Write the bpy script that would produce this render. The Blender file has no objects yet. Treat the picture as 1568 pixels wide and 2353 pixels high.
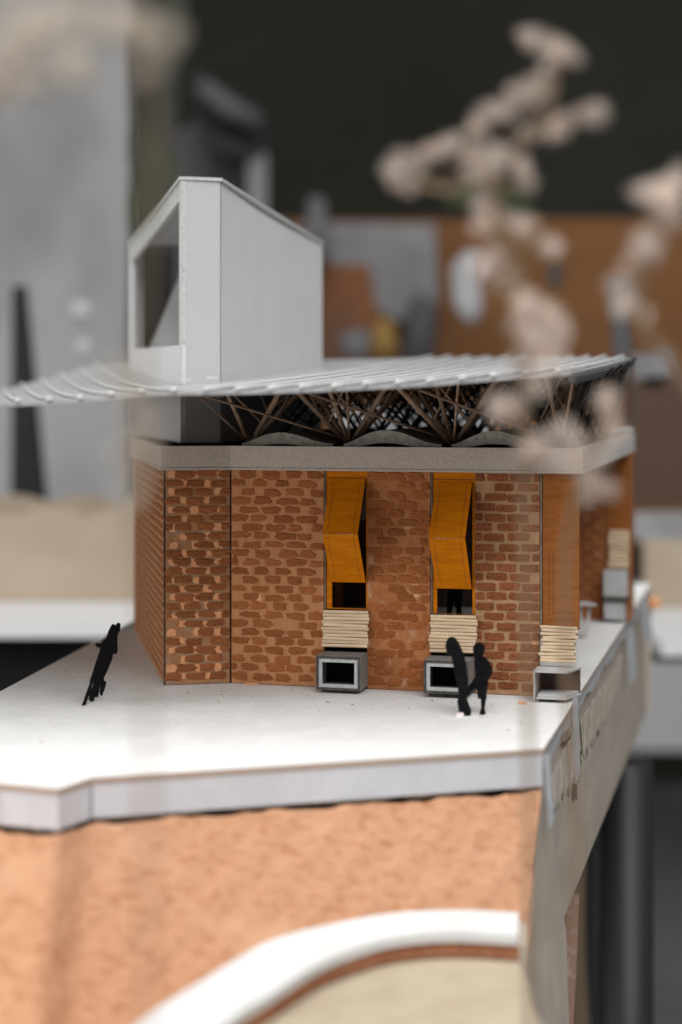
import bpy, bmesh, math, random
from mathutils import Vector, Matrix
random.seed(7)
sc = bpy.context.scene
col = sc.collection
ZC = 1.05                      # camera height above the floor (m)

# ------------------------------------------------------------------ camera
cam = bpy.data.cameras.new('camera'); camo = bpy.data.objects.new('camera', cam); col.objects.link(camo)
camo.location = (0, 0, ZC); camo.rotation_euler = (math.radians(90), 0, 0)
cam.sensor_fit = 'VERTICAL'; cam.sensor_height = 36.0; cam.sensor_width = 24.0
FPX, CU, CV = 3920.0, 784.0, 905.0           # focal length and horizon in a 1568 x 2353 frame
cam.lens = FPX / 2353 * 36
cam.shift_y = -(1176.5 - CV) / 2353
cam.clip_start = 0.05; cam.clip_end = 60
cam.dof.use_dof = True; cam.dof.focus_distance = 0.765; cam.dof.aperture_fstop = 4.6; cam.dof.aperture_blades = 9
sc.camera = camo

# ------------------------------------------------------------------ light (indoors: one big soft skylight, weak room light)
w = bpy.data.worlds.new('World'); sc.world = w; w.use_nodes = True
w.node_tree.nodes['Background'].inputs[0].default_value = (1.0, 0.98, 0.95, 1)
w.node_tree.nodes['Background'].inputs[1].default_value = 0.19
def area(name, loc, aim, sx, sy, power, colr):
    l = bpy.data.lights.new(name, 'AREA'); l.shape = 'RECTANGLE'; l.size = sx; l.size_y = sy; l.energy = power; l.color = colr
    o = bpy.data.objects.new(name, l); col.objects.link(o); o.location = loc
    o.rotation_euler = (Vector(aim) - Vector(loc)).to_track_quat('-Z', 'Y').to_euler()
    return o
area('skylight', (-0.10, 0.30, ZC + 1.75), (0, 0.60, ZC - 0.1), 1.9, 1.9, 46, (1.0, 0.985, 0.965))
area('window_behind_camera', (0.45, -1.05, ZC + 1.75), (0, 0.8, ZC - 0.05), 2.6, 1.2, 55, (0.965, 0.985, 1.0))
area('window_left', (-1.9, 0.1, ZC + 0.15), (-.05, 0.85, ZC - 0.05), 1.4, 1.0, 20, (1.0, 0.985, 0.96))
sc.view_settings.view_transform = 'Standard'; sc.view_settings.look = 'None'
sc.view_settings.exposure = 0.0; sc.view_settings.gamma = 1.0; sc.view_settings.use_curve_mapping = False
sc.cycles.use_denoising = True
sc.cycles.max_bounces = 8; sc.cycles.diffuse_bounces = 5
sc.cycles.sample_clamp_indirect = 8.0

# ------------------------------------------------------------------ materials
def mat(name, c1, rough=0.8, c2=None, nscale=300, ndet=4, lo=0.35, hi=0.65, stretch=(1, 1, 1), bump=0.0, bscale=1500, bdist=0.0004,
        spec=0.3, metal=0.0, rnd=0.0, c3=None, n3=80, lo3=0.55, hi3=0.7, speck=0.0):
    m = bpy.data.materials.new(name); m.use_nodes = True
    nt = m.node_tree; N = nt.nodes; L = nt.links; b = N['Principled BSDF']
    b.inputs['Roughness'].default_value = rough; b.inputs['Metallic'].default_value = metal
    b.inputs['Specular IOR Level'].default_value = spec
    geo = N.new('ShaderNodeNewGeometry'); mp = N.new('ShaderNodeMapping'); mp.inputs['Scale'].default_value = stretch
    L.new(geo.outputs['Position'], mp.inputs['Vector'])
    def noise(sc_, det, vec):
        n = N.new('ShaderNodeTexNoise'); n.inputs['Scale'].default_value = sc_; n.inputs['Detail'].default_value = det
        n.inputs['Roughness'].default_value = 0.6; L.new(vec, n.inputs['Vector']); return n
    def mixc(fac, a, bb):
        mx = N.new('ShaderNodeMix'); mx.data_type = 'RGBA'
        if isinstance(fac, float): mx.inputs['Factor'].default_value = fac
        else: L.new(fac, mx.inputs['Factor'])
        for k, x in ((6, a), (7, bb)):
            if isinstance(x, tuple): mx.inputs[k].default_value = (*x, 1)
            else: L.new(x, mx.inputs[k])
        return mx
    def ramp(src, lo_, hi_):
        r = N.new('ShaderNodeMapRange'); r.interpolation_type = 'SMOOTHSTEP'
        r.inputs['From Min'].default_value = lo_; r.inputs['From Max'].default_value = hi_
        L.new(src, r.inputs['Value']); return r.outputs[0]
    cur = c1
    if c2 is not None:
        n = noise(nscale, ndet, mp.outputs[0]); cur = mixc(ramp(n.outputs['Fac'], lo, hi), cur, c2).outputs[2]
    if c3 is not None:
        n = noise(n3, 3, mp.outputs[0]); cur = mixc(ramp(n.outputs['Fac'], lo3, hi3), cur, c3).outputs[2]
    if rnd or speck:
        hs = N.new('ShaderNodeHueSaturation')
        if isinstance(cur, tuple): hs.inputs['Color'].default_value = (*cur, 1)
        else: L.new(cur, hs.inputs['Color'])
        src = None
        if rnd:
            oi = N.new('ShaderNodeObjectInfo'); mr = N.new('ShaderNodeMapRange')
            mr.inputs['To Min'].default_value = 1 - rnd; mr.inputs['To Max'].default_value = 1 + rnd
            L.new(oi.outputs['Random'], mr.inputs['Value']); src = mr.outputs[0]
        if speck:
            n = noise(3500, 2, geo.outputs['Position']); mr2 = N.new('ShaderNodeMapRange')
            mr2.inputs['From Min'].default_value = 0.3; mr2.inputs['From Max'].default_value = 0.7
            mr2.inputs['To Min'].default_value = 1 - speck; mr2.inputs['To Max'].default_value = 1 + speck
            L.new(n.outputs['Fac'], mr2.inputs['Value'])
            if src is None: src = mr2.outputs[0]
            else:
                mu = N.new('ShaderNodeMath'); mu.operation = 'MULTIPLY'; L.new(src, mu.inputs[0]); L.new(mr2.outputs[0], mu.inputs[1]); src = mu.outputs[0]
        L.new(src, hs.inputs['Value']); cur = hs.outputs[0]
    if isinstance(cur, tuple): b.inputs['Base Color'].default_value = (*cur, 1)
    else: L.new(cur, b.inputs['Base Color'])
    if bump:
        n = noise(bscale, 5, mp.outputs[0]); bp = N.new('ShaderNodeBump'); bp.inputs['Strength'].default_value = bump
        bp.inputs['Distance'].default_value = bdist; L.new(n.outputs['Fac'], bp.inputs['Height']); L.new(bp.outputs[0], b.inputs['Normal'])
    return m

M = {}
M['card_white'] = mat('white card', (.76, .755, .745), .75, (.70, .695, .68), 90, c3=(.66, .645, .62), n3=14, lo3=.52, hi3=.75, bump=.15, bscale=2500, bdist=.0001)
M['card_edge'] = mat('cut card edge', (.42, .33, .27), .9)
M['card_front'] = mat('pale grey card', (.62, .63, .67), .8, (.57, .58, .61), 60, speck=.04)
M['card_side'] = mat('grey card strip', (.50, .51, .53), .7, (.42, .42, .43), 90, lo=.4, hi=.75)
M['card_tower'] = mat('grey mount board', (.46, .46, .46), .85, (.435, .435, .43), 900, bump=.35, bscale=2200, bdist=.0002, speck=.03)
M['card_tower_smooth'] = mat('smooth grey mount board', (.60, .60, .605), .8, (.575, .575, .575), 30, speck=.02)
M['card_tower_edge'] = mat('pale board edge', (.54, .54, .53), .9, (.42, .42, .41), 700, bump=.6, bscale=900, bdist=.0004)
M['card_corn'] = mat('brown grey board', (.52, .455, .40), .9, (.44, .385, .335), 700, speck=.14, c3=(.38, .325, .285), n3=40, lo3=.58, hi3=.8)
M['card_corn_top'] = mat('pale board top', (.50, .47, .44), .9, (.42, .39, .36), 200)
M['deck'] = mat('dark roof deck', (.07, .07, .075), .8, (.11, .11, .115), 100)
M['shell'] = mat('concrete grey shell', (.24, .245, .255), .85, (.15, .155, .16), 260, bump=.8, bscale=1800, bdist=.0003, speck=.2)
M['shell_edge'] = mat('pale shell edge', (.42, .40, .37), .95, (.30, .28, .26), 300, bump=1, bscale=1200, bdist=.0004, c3=(.16, .10, .07), n3=260, lo3=.66, hi3=.72)
M['roof'] = mat('silver painted roof sheet', (.37, .375, .38), .38, (.29, .295, .30), 260, spec=.5, bump=.25, bscale=900, bdist=.0002)
M['rib'] = mat('silver painted rib', (.58, .58, .58), .35, (.45, .45, .45), 900, spec=.6, bump=.3, bscale=1500, bdist=.0002)
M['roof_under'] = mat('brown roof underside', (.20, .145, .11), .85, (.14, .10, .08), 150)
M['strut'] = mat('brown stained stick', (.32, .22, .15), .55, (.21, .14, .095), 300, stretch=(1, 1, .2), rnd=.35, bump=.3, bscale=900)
M['strut_black'] = mat('black and dimmed stick', (.018, .015, .013), .5)  # black sticks, also used to darken struts that catch too much light
M['fascia'] = mat('dark fascia', (.05, .05, .055), .5)
BR1, BR2 = (.36, .135, .068), (.25, .09, .045)
def brickmat(n, a, b, **k): return mat(n, a, .95, b, 900, bump=.8, bscale=1900, bdist=.0004, spec=.1, rnd=.16, speck=.14, **k)
M['brick_a'] = brickmat('dark fired brick', (.34, .122, .048), (.275, .094, .036))
M['brick_b'] = brickmat('brown brick daub', (.33, .115, .042), (.28, .092, .033))
M['brick_c'] = brickmat('ochre red brick', (.34, .118, .041), (.28, .088, .029))
M['brick_d'] = brickmat('neat red brick', (.28, .098, .041), (.195, .065, .027))
M['wall_a'] = mat('sandy mortar wall', (.45, .228, .108), .95, (.355, .165, .076), 240, bump=.8, bscale=1300, bdist=.0003, speck=.08, c3=(.36, .225, .14), n3=110, lo3=.5, hi3=.62)
M['wall_b'] = mat('striated clay wall', (.49, .225, .10), .95, (.42, .18, .076), 420, stretch=(1, 1, .06), bump=.5, bscale=900, bdist=.0002, speck=.06)
M['wall_c'] = mat('rough clay wall', (.43, .17, .065), .95, (.36, .128, .046), 260, bump=1, bscale=1100, bdist=.0005, speck=.08, c3=(.50, .275, .16), n3=130, lo3=.55, hi3=.7)
M['wall_d'] = mat('pale mortar wall', (.43, .245, .13), .95, (.365, .198, .10), 300, bump=.7, bscale=1400, bdist=.0003, speck=.07)
M['bare'] = mat('bare orange patch', (.80, .38, .19), .95, (.70, .32, .15), 500, speck=.05)
M['ochre'] = mat('ochre painted card', (.58, .178, .002), .7, (.48, .136, .0015), 300, stretch=(.25, .25, 2.2), spec=.08, speck=.05)
M['ochre_side'] = mat('orange brown card', (.30, .105, .026), .7, (.245, .083, .02), 260, stretch=(.4, .4, 2), spec=.1, speck=.06)
M['ochre_line'] = mat('scored line', (.16, .06, .02), .8)
M['worn'] = mat('worn pale fold', (.55, .33, .16), .8, (.40, .13, .01), 600, lo=.36, hi=.56)
M['stick'] = mat('balsa stick', (.70, .54, .37), .8, (.60, .44, .29), 500, stretch=(.15, .15, 1.5), rnd=.10, bump=.4, bscale=700, bdist=.0002)
M['stick_edge'] = mat('slat backing', (.12, .08, .05), .9)
M['box'] = mat('grey brown box board', (.25, .235, .22), .85, (.20, .185, .175), 260, speck=.12)
M['box_edge'] = mat('burnt cut edge', (.045, .04, .037), .8, (.09, .08, .07), 400)
M['box_frame'] = mat('light grey frame', (.45, .46, .46), .8, (.36, .37, .37), 300)
M['box_pale'] = mat('pale grey box card', (.50, .50, .495), .8, (.44, .44, .43), 200, speck=.04)
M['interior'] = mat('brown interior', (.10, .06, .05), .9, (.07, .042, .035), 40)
M['floor_in'] = mat('grey interior card', (.60, .59, .57), .9)
M['black'] = mat('black paper', (.004, .004, .005), .8, (.007, .007, .008), 300, spec=.08, speck=.1)
M['shoe'] = mat('white painted shoe', (.75, .70, .69), .7, (.55, .12, .12), 900, lo=.58, hi=.66)
M['terra'] = mat('terracotta earth', (.56, .30, .172), .95, (.43, .195, .10), 240, ndet=7, lo=.45, hi=.72, stretch=(.7, 1.4, 1.4), bump=.7, bscale=620, bdist=.0018, c3=(.62, .36, .22), n3=28, lo3=.5, hi3=.8)
M['gap'] = mat('dark corrugated gap', (.035, .027, .022), .95)
M['torn'] = mat('torn paper lip', (.58, .44, .33), .95, (.42, .28, .2), 300)
M['kraft'] = mat('grey kraft board', (.52, .455, .385), .9, (.45, .39, .33), 60, speck=.05, bump=.5, bscale=500, stretch=(1, .25, 1), bdist=.0004)
M['kraft_pale'] = mat('torn kraft paper', (.60, .53, .45), .95, (.47, .41, .345), 160, stretch=(1.2, 1.2, .5), bump=1, bscale=350, bdist=.0008)
M['kraft_facet'] = mat('pale kraft flap', (.55, .485, .41), .9, (.48, .42, .355), 40, speck=.03)
M['pinkboard'] = mat('pinkish board back', (.30, .17, .135), .95, (.42, .32, .27), 120, lo=.5, hi=.65)
M['tape'] = mat('grey blue tape', (.37, .385, .41), .5, (.32, .335, .355), 120)
M['rim'] = mat('white plaster rim', (.66, .66, .66), .8, (.61, .61, .605), 60)
M['rimbrick'] = mat('soft red brick band', (.47, .215, .12), .95, (.38, .16, .085), 120, rnd=.15)
M['sand'] = mat('cream sand', (.44, .375, .275), .95, (.39, .325, .235), 50, bump=.3, bscale=900)
M['leg'] = mat('dark steel leg', (.016, .016, .017), .5, spec=.4)
M['leg_black'] = mat('black steel', (.010, .010, .011), .6)
M['floor'] = mat('concrete floor', (.22, .22, .222), .6, (.17, .17, .172), 1.5)
M['wall_back'] = mat('dark olive wall', (.043, .0435, .036), .9, (.032, .0325, .026), 1.2)
M['brownboard'] = mat('brown timber board', (.25, .112, .042), .8, (.20, .09, .034), 3, stretch=(.4, 1, 2.5))
M['greyboard'] = mat('light grey panel', (.46, .46, .465), .8, (.30, .30, .305), 2.2, stretch=(1.6, 1, .7))
M['olive'] = mat('olive grey strip', (.085, .085, .07), .8, (.045, .045, .038), 4)
M['darkgrey'] = mat('dark grey thing', (.085, .085, .088), .7)
M['midgrey'] = mat('mid grey thing', (.20, .20, .21), .7, (.16, .16, .165), 9)
M['paper'] = mat('grey tracing paper', (.33, .335, .345), .8, (.22, .22, .23), 6)
M['whitepaper'] = mat('white crumpled paper', (.52, .525, .54), .8, (.40, .40, .42), 9)
M['rust'] = mat('rust orange print', (.27, .105, .04), .8, (.18, .09, .055), 7)
M['yellow'] = mat('mustard blob', (.36, .22, .07), .8)
M['beige'] = mat('beige model base', (.37, .305, .235), .9, (.32, .255, .19), 9)
M['tabletop'] = mat('white table top', (.62, .62, .625), .5)
M['blackvoid'] = mat('shade black and apron', (.004, .004, .0045), .9)  # black for the shade under a table and inside boxes, and for the apron
M['darkred'] = mat('dark brown cloth', (.10, .062, .044), .95, (.022, .013, .011), 2.2, lo=.45, hi=.6)
M['flower'] = mat('dried pink beige flower', (.84, .77, .72), .9, (.62, .49, .40), 260, rnd=.25)
M['flower_b'] = mat('dried cream flower', (.76, .72, .64), .9, (.62, .53, .43), 220, rnd=.2)
M['stem'] = mat('dry brown stem', (.22, .155, .10), .9)
M['green'] = mat('dull green leaf', (.10, .125, .055), .9)
M['crumb'] = mat('brown crumb', (.16, .09, .06), .95, (.30, .13, .06), 400)

# ------------------------------------------------------------------ helpers
def at(u, v, Y): return Vector(((u - CU) / FPX * Y, Y, -(v - CV) / FPX * Y))
def thing(name, label, cat, base, group=None):
    o = bpy.data.objects.new(name, None); o.empty_display_size = .02; col.objects.link(o)
    o.location = (base[0], base[1], base[2] + ZC); tag(o, label, cat, group); return o
def tag(o, label=None, cat=None, group=None, kind=None):
    if label: o['label'] = label
    if cat: o['category'] = cat
    if group: o['group'] = group
    if kind: o['kind'] = kind
    return o
def origin(p):
    v = Vector((0, 0, ZC)) * 0
    while p is not None: v = v + p.location; p = p.parent
    return v
def mk(name, verts, faces, m, parent=None, smooth=False, mats=None, kind=None):
    off = Vector((0, 0, ZC)) - (origin(parent) if parent else Vector((0, 0, 0)))
    me = bpy.data.meshes.new(name); me.from_pydata([tuple(Vector(v) + off) for v in verts], [], faces)
    ms = m if isinstance(m, (list, tuple)) else [m]
    for x in ms: me.materials.append(M[x])
    if mats:
        for i, k in enumerate(mats): me.polygons[i].material_index = k
    bm = bmesh.new(); bm.from_mesh(me); bmesh.ops.recalc_face_normals(bm, faces=bm.faces); bm.to_mesh(me); bm.free()
    if smooth:
        for p in me.polygons: p.use_smooth = True
    o = bpy.data.objects.new(name, me); col.objects.link(o); o.parent = parent
    if kind: o['kind'] = kind
    return o
def inst(name, me, mtx, parent):
    o = bpy.data.objects.new(name, me); col.objects.link(o); o.parent = parent
    o.matrix_basis = Matrix.Translation(Vector((0, 0, ZC)) - origin(parent)) @ mtx
    return o
class B:
    """collects solids for ONE mesh"""
    def __init__(s): s.v = []; s.f = []; s.m = []
    def add(s, v, f, mi=0):
        n = len(s.v); s.v += [Vector(x) for x in v]; s.f += [tuple(i + n for i in q) for q in f]; s.m += [mi] * len(f); return s
    def hexa(s, a, b_, mi=0):          # two quads (same winding) -> solid
        return s.add(list(a) + list(b_), [(0, 1, 2, 3), (7, 6, 5, 4), (0, 4, 5, 1), (1, 5, 6, 2), (2, 6, 7, 3), (3, 7, 4, 0)], mi)
    def prism(s, poly, off, mi=0, mi_side=None, mi_back=None):
        n = len(poly); off = Vector(off); k = len(s.v)
        s.v += [Vector(p) for p in poly] + [Vector(p) + off for p in poly]
        s.f.append(tuple(range(k, k + n))); s.m.append(mi)
        s.f.append(tuple(range(k + 2 * n - 1, k + n - 1, -1))); s.m.append(mi if mi_back is None else mi_back)
        for i in range(n):
            j = (i + 1) % n; s.f.append((k + i, k + n + i, k + n + j, k + j)); s.m.append(mi if mi_side is None else mi_side)
        return s
    def tube(s, pts, r, seg=8, mi=0):
        pts = [Vector(p) for p in pts]; rs = r if isinstance(r, (list, tuple)) else [r] * len(pts); k = len(s.v)
        for i, p in enumerate(pts):
            t = (pts[min(i + 1, len(pts) - 1)] - pts[max(i - 1, 0)]).normalized()
            a = t.orthogonal().normalized() if i == 0 else (a - t * a.dot(t)).normalized()
            c = t.cross(a)
            for q in range(seg):
                g = 2 * math.pi * q / seg; s.v.append(p + (a * math.cos(g) + c * math.sin(g)) * rs[i])
        for i in range(len(pts) - 1):
            for q in range(seg):
                x = k + i * seg + q; y = k + i * seg + (q + 1) % seg
                s.f.append((x, y, y + seg, x + seg)); s.m.append(mi)
        s.f.append(tuple(k + q for q in range(seg))[::-1]); s.m.append(mi)
        e = k + (len(pts) - 1) * seg; s.f.append(tuple(e + q for q in range(seg))); s.m.append(mi)
        return s
    def mk(s, name, m, parent=None, **k): return mk(name, s.v, s.f, m, parent, mats=s.m, **k)
class Plane:
    """a vertical wall face: o = foot of its left end, ex along it to the right, n outwards"""
    def __init__(s, a, b):
        s.o = Vector((a[0], a[1], 0)); d = Vector((b[0] - a[0], b[1] - a[1], 0)); s.L = d.length; s.ex = d.normalized()
        s.n = Vector((s.ex.y, -s.ex.x, 0))
    def P(s, x, z, p=0.0): return s.o + s.ex * x + s.n * p + Vector((0, 0, z))
    def hit(s, u, v, p=0.0):            # where a measured point lies on this wall, as (x, z)
        d = at(u, v, 1.0); q = s.o + s.n * p; t = q.dot(s.n) / d.dot(s.n); h = d * t
        return (h - s.o).dot(s.ex), h.z
    def box(s, b, x0, x1, z0, z1, p0, p1, mi=0):
        return b.hexa([s.P(x0, z0, p0), s.P(x1, z0, p0), s.P(x1, z1, p0), s.P(x0, z1, p0)],
                      [s.P(x0, z0, p1), s.P(x1, z0, p1), s.P(x1, z1, p1), s.P(x0, z1, p1)], mi)
    def mtx(s, x, z, p, sx=1, sz=1, rot=0.0):
        R = Matrix((s.ex, Vector((0, 0, 1)), s.n)).transposed().to_4x4()
        return Matrix.Translation(s.P(x, z, p)) @ R @ Matrix.Rotation(rot, 4, 'Z') @ Matrix.Diagonal((sx, sz, 1, 1))
def interp(x, pts):
    if x <= pts[0][0]: return pts[0][1]
    for (a, b), (c, d) in zip(pts, pts[1:]):
        if x <= c: return b + (d - b) * (x - a) / (c - a)
    return pts[-1][1]
def spline(pts, n):
    out = []; P_ = [2 * Vector(pts[0]) - Vector(pts[1])] + [Vector(p) for p in pts] + [2 * Vector(pts[-1]) - Vector(pts[-2])]
    for i in range(1, len(P_) - 2):
        a, b, c, d = P_[i - 1:i + 3]
        for k in range(n):
            t = k / n; out.append(.5 * ((2 * b) + (c - a) * t + (2 * a - 5 * b + 4 * c - d) * t * t + (3 * b - a - 3 * c + d) * t ** 3))
    out.append(P_[-2]); return out

GZ = -.1333                                   # top of the white platform
P0, P1, P2, P4 = (-.116, .959), (-.0808, .780), (-.0509, .7858), (.1043, .747)
P5 = (.177, 1.038)
KZ0, KZ1 = -.0338, -.0239                     # cornice bottom and top

# ================================================================== the room
def struct(o, kind='structure'): o['kind'] = kind; return o
FZ = -ZC
struct(mk('floor', [(-5, -1, FZ), (6, -1, FZ), (6, 9, FZ), (-5, 9, FZ)], [(0, 1, 2, 3)], 'floor'))
b = B().hexa([(-5, 4.6, FZ), (6, 4.6, FZ), (6, 4.6, 2.2), (-5, 4.6, 2.2)], [(-5, 4.7, FZ), (6, 4.7, FZ), (6, 4.7, 2.2), (-5, 4.7, 2.2)])
struct(b.mk('back_wall', 'wall_back'))

def slab(name, pts, Y, th, m, label, cat, group=None):
    o = B().prism([at(u, v, Y) for u, v in pts], (0, th, 0)).mk(name, m); return tag(o, label, cat, group)
slab('partition_screen', [(-300, -260), (297, -260), (300, 1230), (-300, 1230)], 3.2, .03, 'greyboard', 'large light grey screen filling the background behind the tower and curled roof', 'screen')
slab('olive_strip', [(300, -260), (450, -260), (405, 300), (420, 700), (310, 700)], 3.3, .03, 'olive', 'olive grey hanging strip beside the large light grey screen', 'strip')
t = thing('desk_lamp', 'black lamp head on a grey post in the dark background above the tower', 'lamp', at(560, 1100, 2.7))
lb = B().prism([at(u, v, 2.7) for u, v in [(440, 150), (475, 180), (600, 250), (618, 330), (560, 365), (500, 350), (450, 290)]], (0, .12, 0)); lb.mk('lamp_head', 'leg_black', t)
B().tube([at(462, 195, 2.66), at(520, 245, 2.66), at(600, 285, 2.66)], [.016, .02, .014], 10).mk('grip', 'darkgrey', t, smooth=True)
B().hexa([at(570, 330, 2.72), at(614, 330, 2.72), at(614, 1100, 2.72), at(570, 1100, 2.72)], [at(570, 330, 2.76), at(614, 330, 2.76), at(614, 1100, 2.76), at(570, 1100, 2.76)]).mk('post', 'midgrey', t)
slab('grey_cabinet', [(405, 300), (470, 270), (575, 350), (575, 1100), (405, 1100)], 2.85, .05, 'darkgrey', 'dark grey upright cabinet standing under the black lamp head', 'cabinet')
slab('timber_board', [(640, 505), (1750, 500), (1750, 1250), (640, 1250)], 3.3, .04, 'brownboard', 'long brown timber board against the dark back wall', 'board')
slab('tracing_sheet', [(690, 512), (1000, 515), (1006, 690), (935, 745), (860, 705), (845, 620), (690, 590)], 3.2, .004, 'paper', 'pale grey sheet pinned on the brown timber board', 'paper')
slab('print_sheet', [(735, 612), (850, 606), (868, 720), (850, 850), (735, 850)], 3.18, .004, 'rust', 'rust orange print beside the tower wall', 'print')
t = tag(B().tube([at(945, 690, 3.0), at(970, 705, 3.0), at(955, 860, 3.0)], [.022, .028, .036], 10).mk('post', 'darkgrey', smooth=True), 'dark grey post below the pale grey sheet', 'post')
t = tag(B().tube([at(728, 455, 3.1), at(728, 600, 3.1)], [.016, .02], 10).mk('tube', 'midgrey', smooth=True), 'short grey tube sticking up behind the tower eave', 'tube')
def lump(name, u, v, Y, ru, rv, m, label, cat, seed):
    r = random.Random(seed); bm = bmesh.new(); bmesh.ops.create_icosphere(bm, subdivisions=3, radius=1)
    k = Y / FPX; ph = [r.uniform(0, 6) for _ in range(6)]; c = at(u, v, Y)
    vs = []
    for q in bm.verts:
        d = 1 + .13 * math.sin(4 * q.co.x + ph[0]) + .13 * math.sin(5 * q.co.z + ph[1]) + .1 * math.sin(6 * q.co.y + ph[2])
        vs.append(c + Vector((q.co.x * ru * k, q.co.y * ru * k * .7, q.co.z * rv * k)) * d)
    fs = [tuple(x.index for x in f.verts) for f in bm.faces]; bm.free()
    return tag(mk(name, vs, fs, m, smooth=True), label, cat)
lump('paper_bundle', 1075, 655, 3.05, 42, 78, 'whitepaper', 'crumpled white paper bundle hanging before the brown board', 'paper', 1)
lump('tape_roll', 818, 790, 2.9, 34, 34, 'midgrey', 'round bluish grey roll above the roof edge', 'roll', 2)
lump('mustard_cloth', 884, 785, 3.0, 32, 44, 'yellow', 'mustard yellow lump beside the dark grey post', 'cloth', 3)
lump('grey_pouch', 1275, 630, 2.8, 18, 30, 'darkgrey', 'small dark pouch hanging on the brown board', 'pouch', 4)
t = thing('spotlight', 'grey boxy clamp lamp just past the far roof corner', 'lamp', at(1500, 870, 1.9))
B().hexa([at(1452, 815, 1.9), at(1535, 803, 1.9), at(1550, 858, 1.9), at(1452, 872, 1.9)], [at(1452, 815, 1.97), at(1535, 803, 1.97), at(1550, 858, 1.97), at(1452, 872, 1.97)]).mk('housing', 'midgrey', t)
B().tube([at(1500, 866, 1.93), at(1500, 890, 1.93)], .012, 10).mk('socket', 'leg_black', t)
B().tube([at(1425, 640, 1.95), at(1432, 820, 1.95)], .012, 8).mk('stand_rod', 'darkgrey', t)
slab('brown_drape', [(1440, 850), (1800, 840), (1800, 1165), (1440, 1165)], 2.4, .05, 'darkred', 'dark brown cloth hanging behind the far corner of the model', 'cloth')
slab('paper_stack', [(770, 938), (1130, 935), (1130, 1010), (770, 1010)], 2.3, .1, 'paper', 'grey stack far behind, glimpsed through the roof struts', 'stack')
slab('dark_backing', [(318, 575), (425, 575), (425, 760), (318, 760)], 3.1, .05, 'leg_black', 'dark slab added behind the open side of the tower', 'backing')  # added dark slab that deepens the view through the tower opening
slab('spike', [(28, 660), (52, 655), (104, 1190), (25, 1190)], 2.0, .03, 'leg_black', 'thin black spike standing before the light grey screen', 'spike')
lump('pale_knob', 188, 712, 2.2, 22, 20, 'whitepaper', 'upper pale knob on the light grey screen', 'knob', 6)
lump('pale_knob', 192, 800, 2.2, 22, 20, 'whitepaper', 'lower pale knob on the light grey screen', 'knob', 7)
def side_table(u0, u1, va, vb, Y, label, apron=None):
    z = at(0, vb, Y).z; x0 = at(u0, 0, Y).x; x1 = at(u1, 0, Y).x; Y1 = -z * FPX / (va - CV)
    tt = thing('table', label, 'table', ((x0 + x1) / 2, (Y + Y1) / 2, FZ), 'white topped tables in the background')
    Yb = Y + .5
    B().hexa([(x0, Y, z), (x1, Y, z), (x1, Y, z - .012), (x0, Y, z - .012)], [(x0, Yb, z), (x1, Yb, z), (x1, Yb, z - .012), (x0, Yb, z - .012)]).mk('table_top', 'tabletop', tt)
    zl = FZ if apron is None else z - apron
    B().hexa([(x0, Y + .03, z - .013), (x1, Y + .03, z - .013), (x1, Y + .03, zl), (x0, Y + .03, zl)], [(x0, Yb, z - .013), (x1, Yb, z - .013), (x1, Yb, zl), (x0, Yb, zl)]).mk('cabinet' if apron is None else 'apron', 'blackvoid', tt)  # without an apron: black block added to stand for the shade underneath
    if apron is not None:
        for lx in (x1 - .05, x1 - .3): B().tube([(lx, Yb - .05, zl), (lx, Yb - .05, FZ)], .015, 12).mk('leg', 'leg_black', tt)
    return z, Y1
z, y1 = side_table(-500, 420, 1388, 1434, 1.47, 'white topped table with black shade block underneath behind the leaning black couple')
x0 = at(-500, 0, 1.6).x; x1 = at(420, 0, 1.6).x
b = B(); n = 24
top = [(x0 + (x1 - x0) * i / n, y1 + .02, at(0, 1178, y1).z + .004 * math.sin(i * 1.3) - .003 * math.sin(i * 2.9)) for i in range(n + 1)]
b.prism([(x0, y1 + .02, z + .001)] + [(x1, y1 + .02, z + .001)] + top[::-1], (0, .22, 0))
tag(b.mk('landscape_model', 'beige'), 'low beige landscape model on the white topped table', 'model')
z, y1 = side_table(1520, 2200, 1405, 1478, 1.55, 'white topped table with black underside beyond the kraft board side', .022)
B_ = B().hexa([at(1478, 1240, 1.8), at(1900, 1240, 1.8), at(1900, 1410, 1.8), at(1478, 1410, 1.8)], [at(1478, 1240, 2.0), at(1900, 1240, 2.0), at(1900, 1410, 2.0), at(1478, 1410, 2.0)])
tag(B_.mk('cardboard_block', 'beige'), 'beige cardboard block behind the far model corner', 'block')
tag(B().hexa([at(1455, 1178, 1.85), at(1900, 1165, 1.85), at(1900, 1240, 1.85), at(1455, 1240, 1.85)], [at(1455, 1178, 1.98), at(1900, 1165, 1.98), at(1900, 1240, 1.98), at(1455, 1240, 1.98)]).mk('grey_tray', 'paper'), 'pale grey tray lying on the beige cardboard block', 'tray')

# ================================================================== platform of the model
SD = .2536
def side(Y): return .0762 + SD * (Y - .641)
FR = [(-.1735, .605), (-.1168, .584), (-.0954, .576), (-.0865, .5925), (.0762, .641)]
base = thing('model_base', 'white card platform with torn kraft board sides carrying the brick model', 'model base', (0, .85, -.225))
outl = FR + [(side(1.2), 1.2), (-.096, 1.2)]
b = B(); TT = .0022
b.prism([(x, y, GZ) for x, y in outl], (0, 0, -TT), 0, 1, 1); b.mk('platform_top', ['card_white', 'card_edge'], base)
for i, ((ax, ay), (bx, by)) in enumerate(zip(FR, FR[1:])):
    pl = Plane((ax, ay), (bx, by)); b = B()
    pl.box(b, 0.0002, pl.L - .0002, -.1474, GZ - TT - .0001, -.0003, -.0023); b.mk('front_strip', 'card_front', base)
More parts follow.
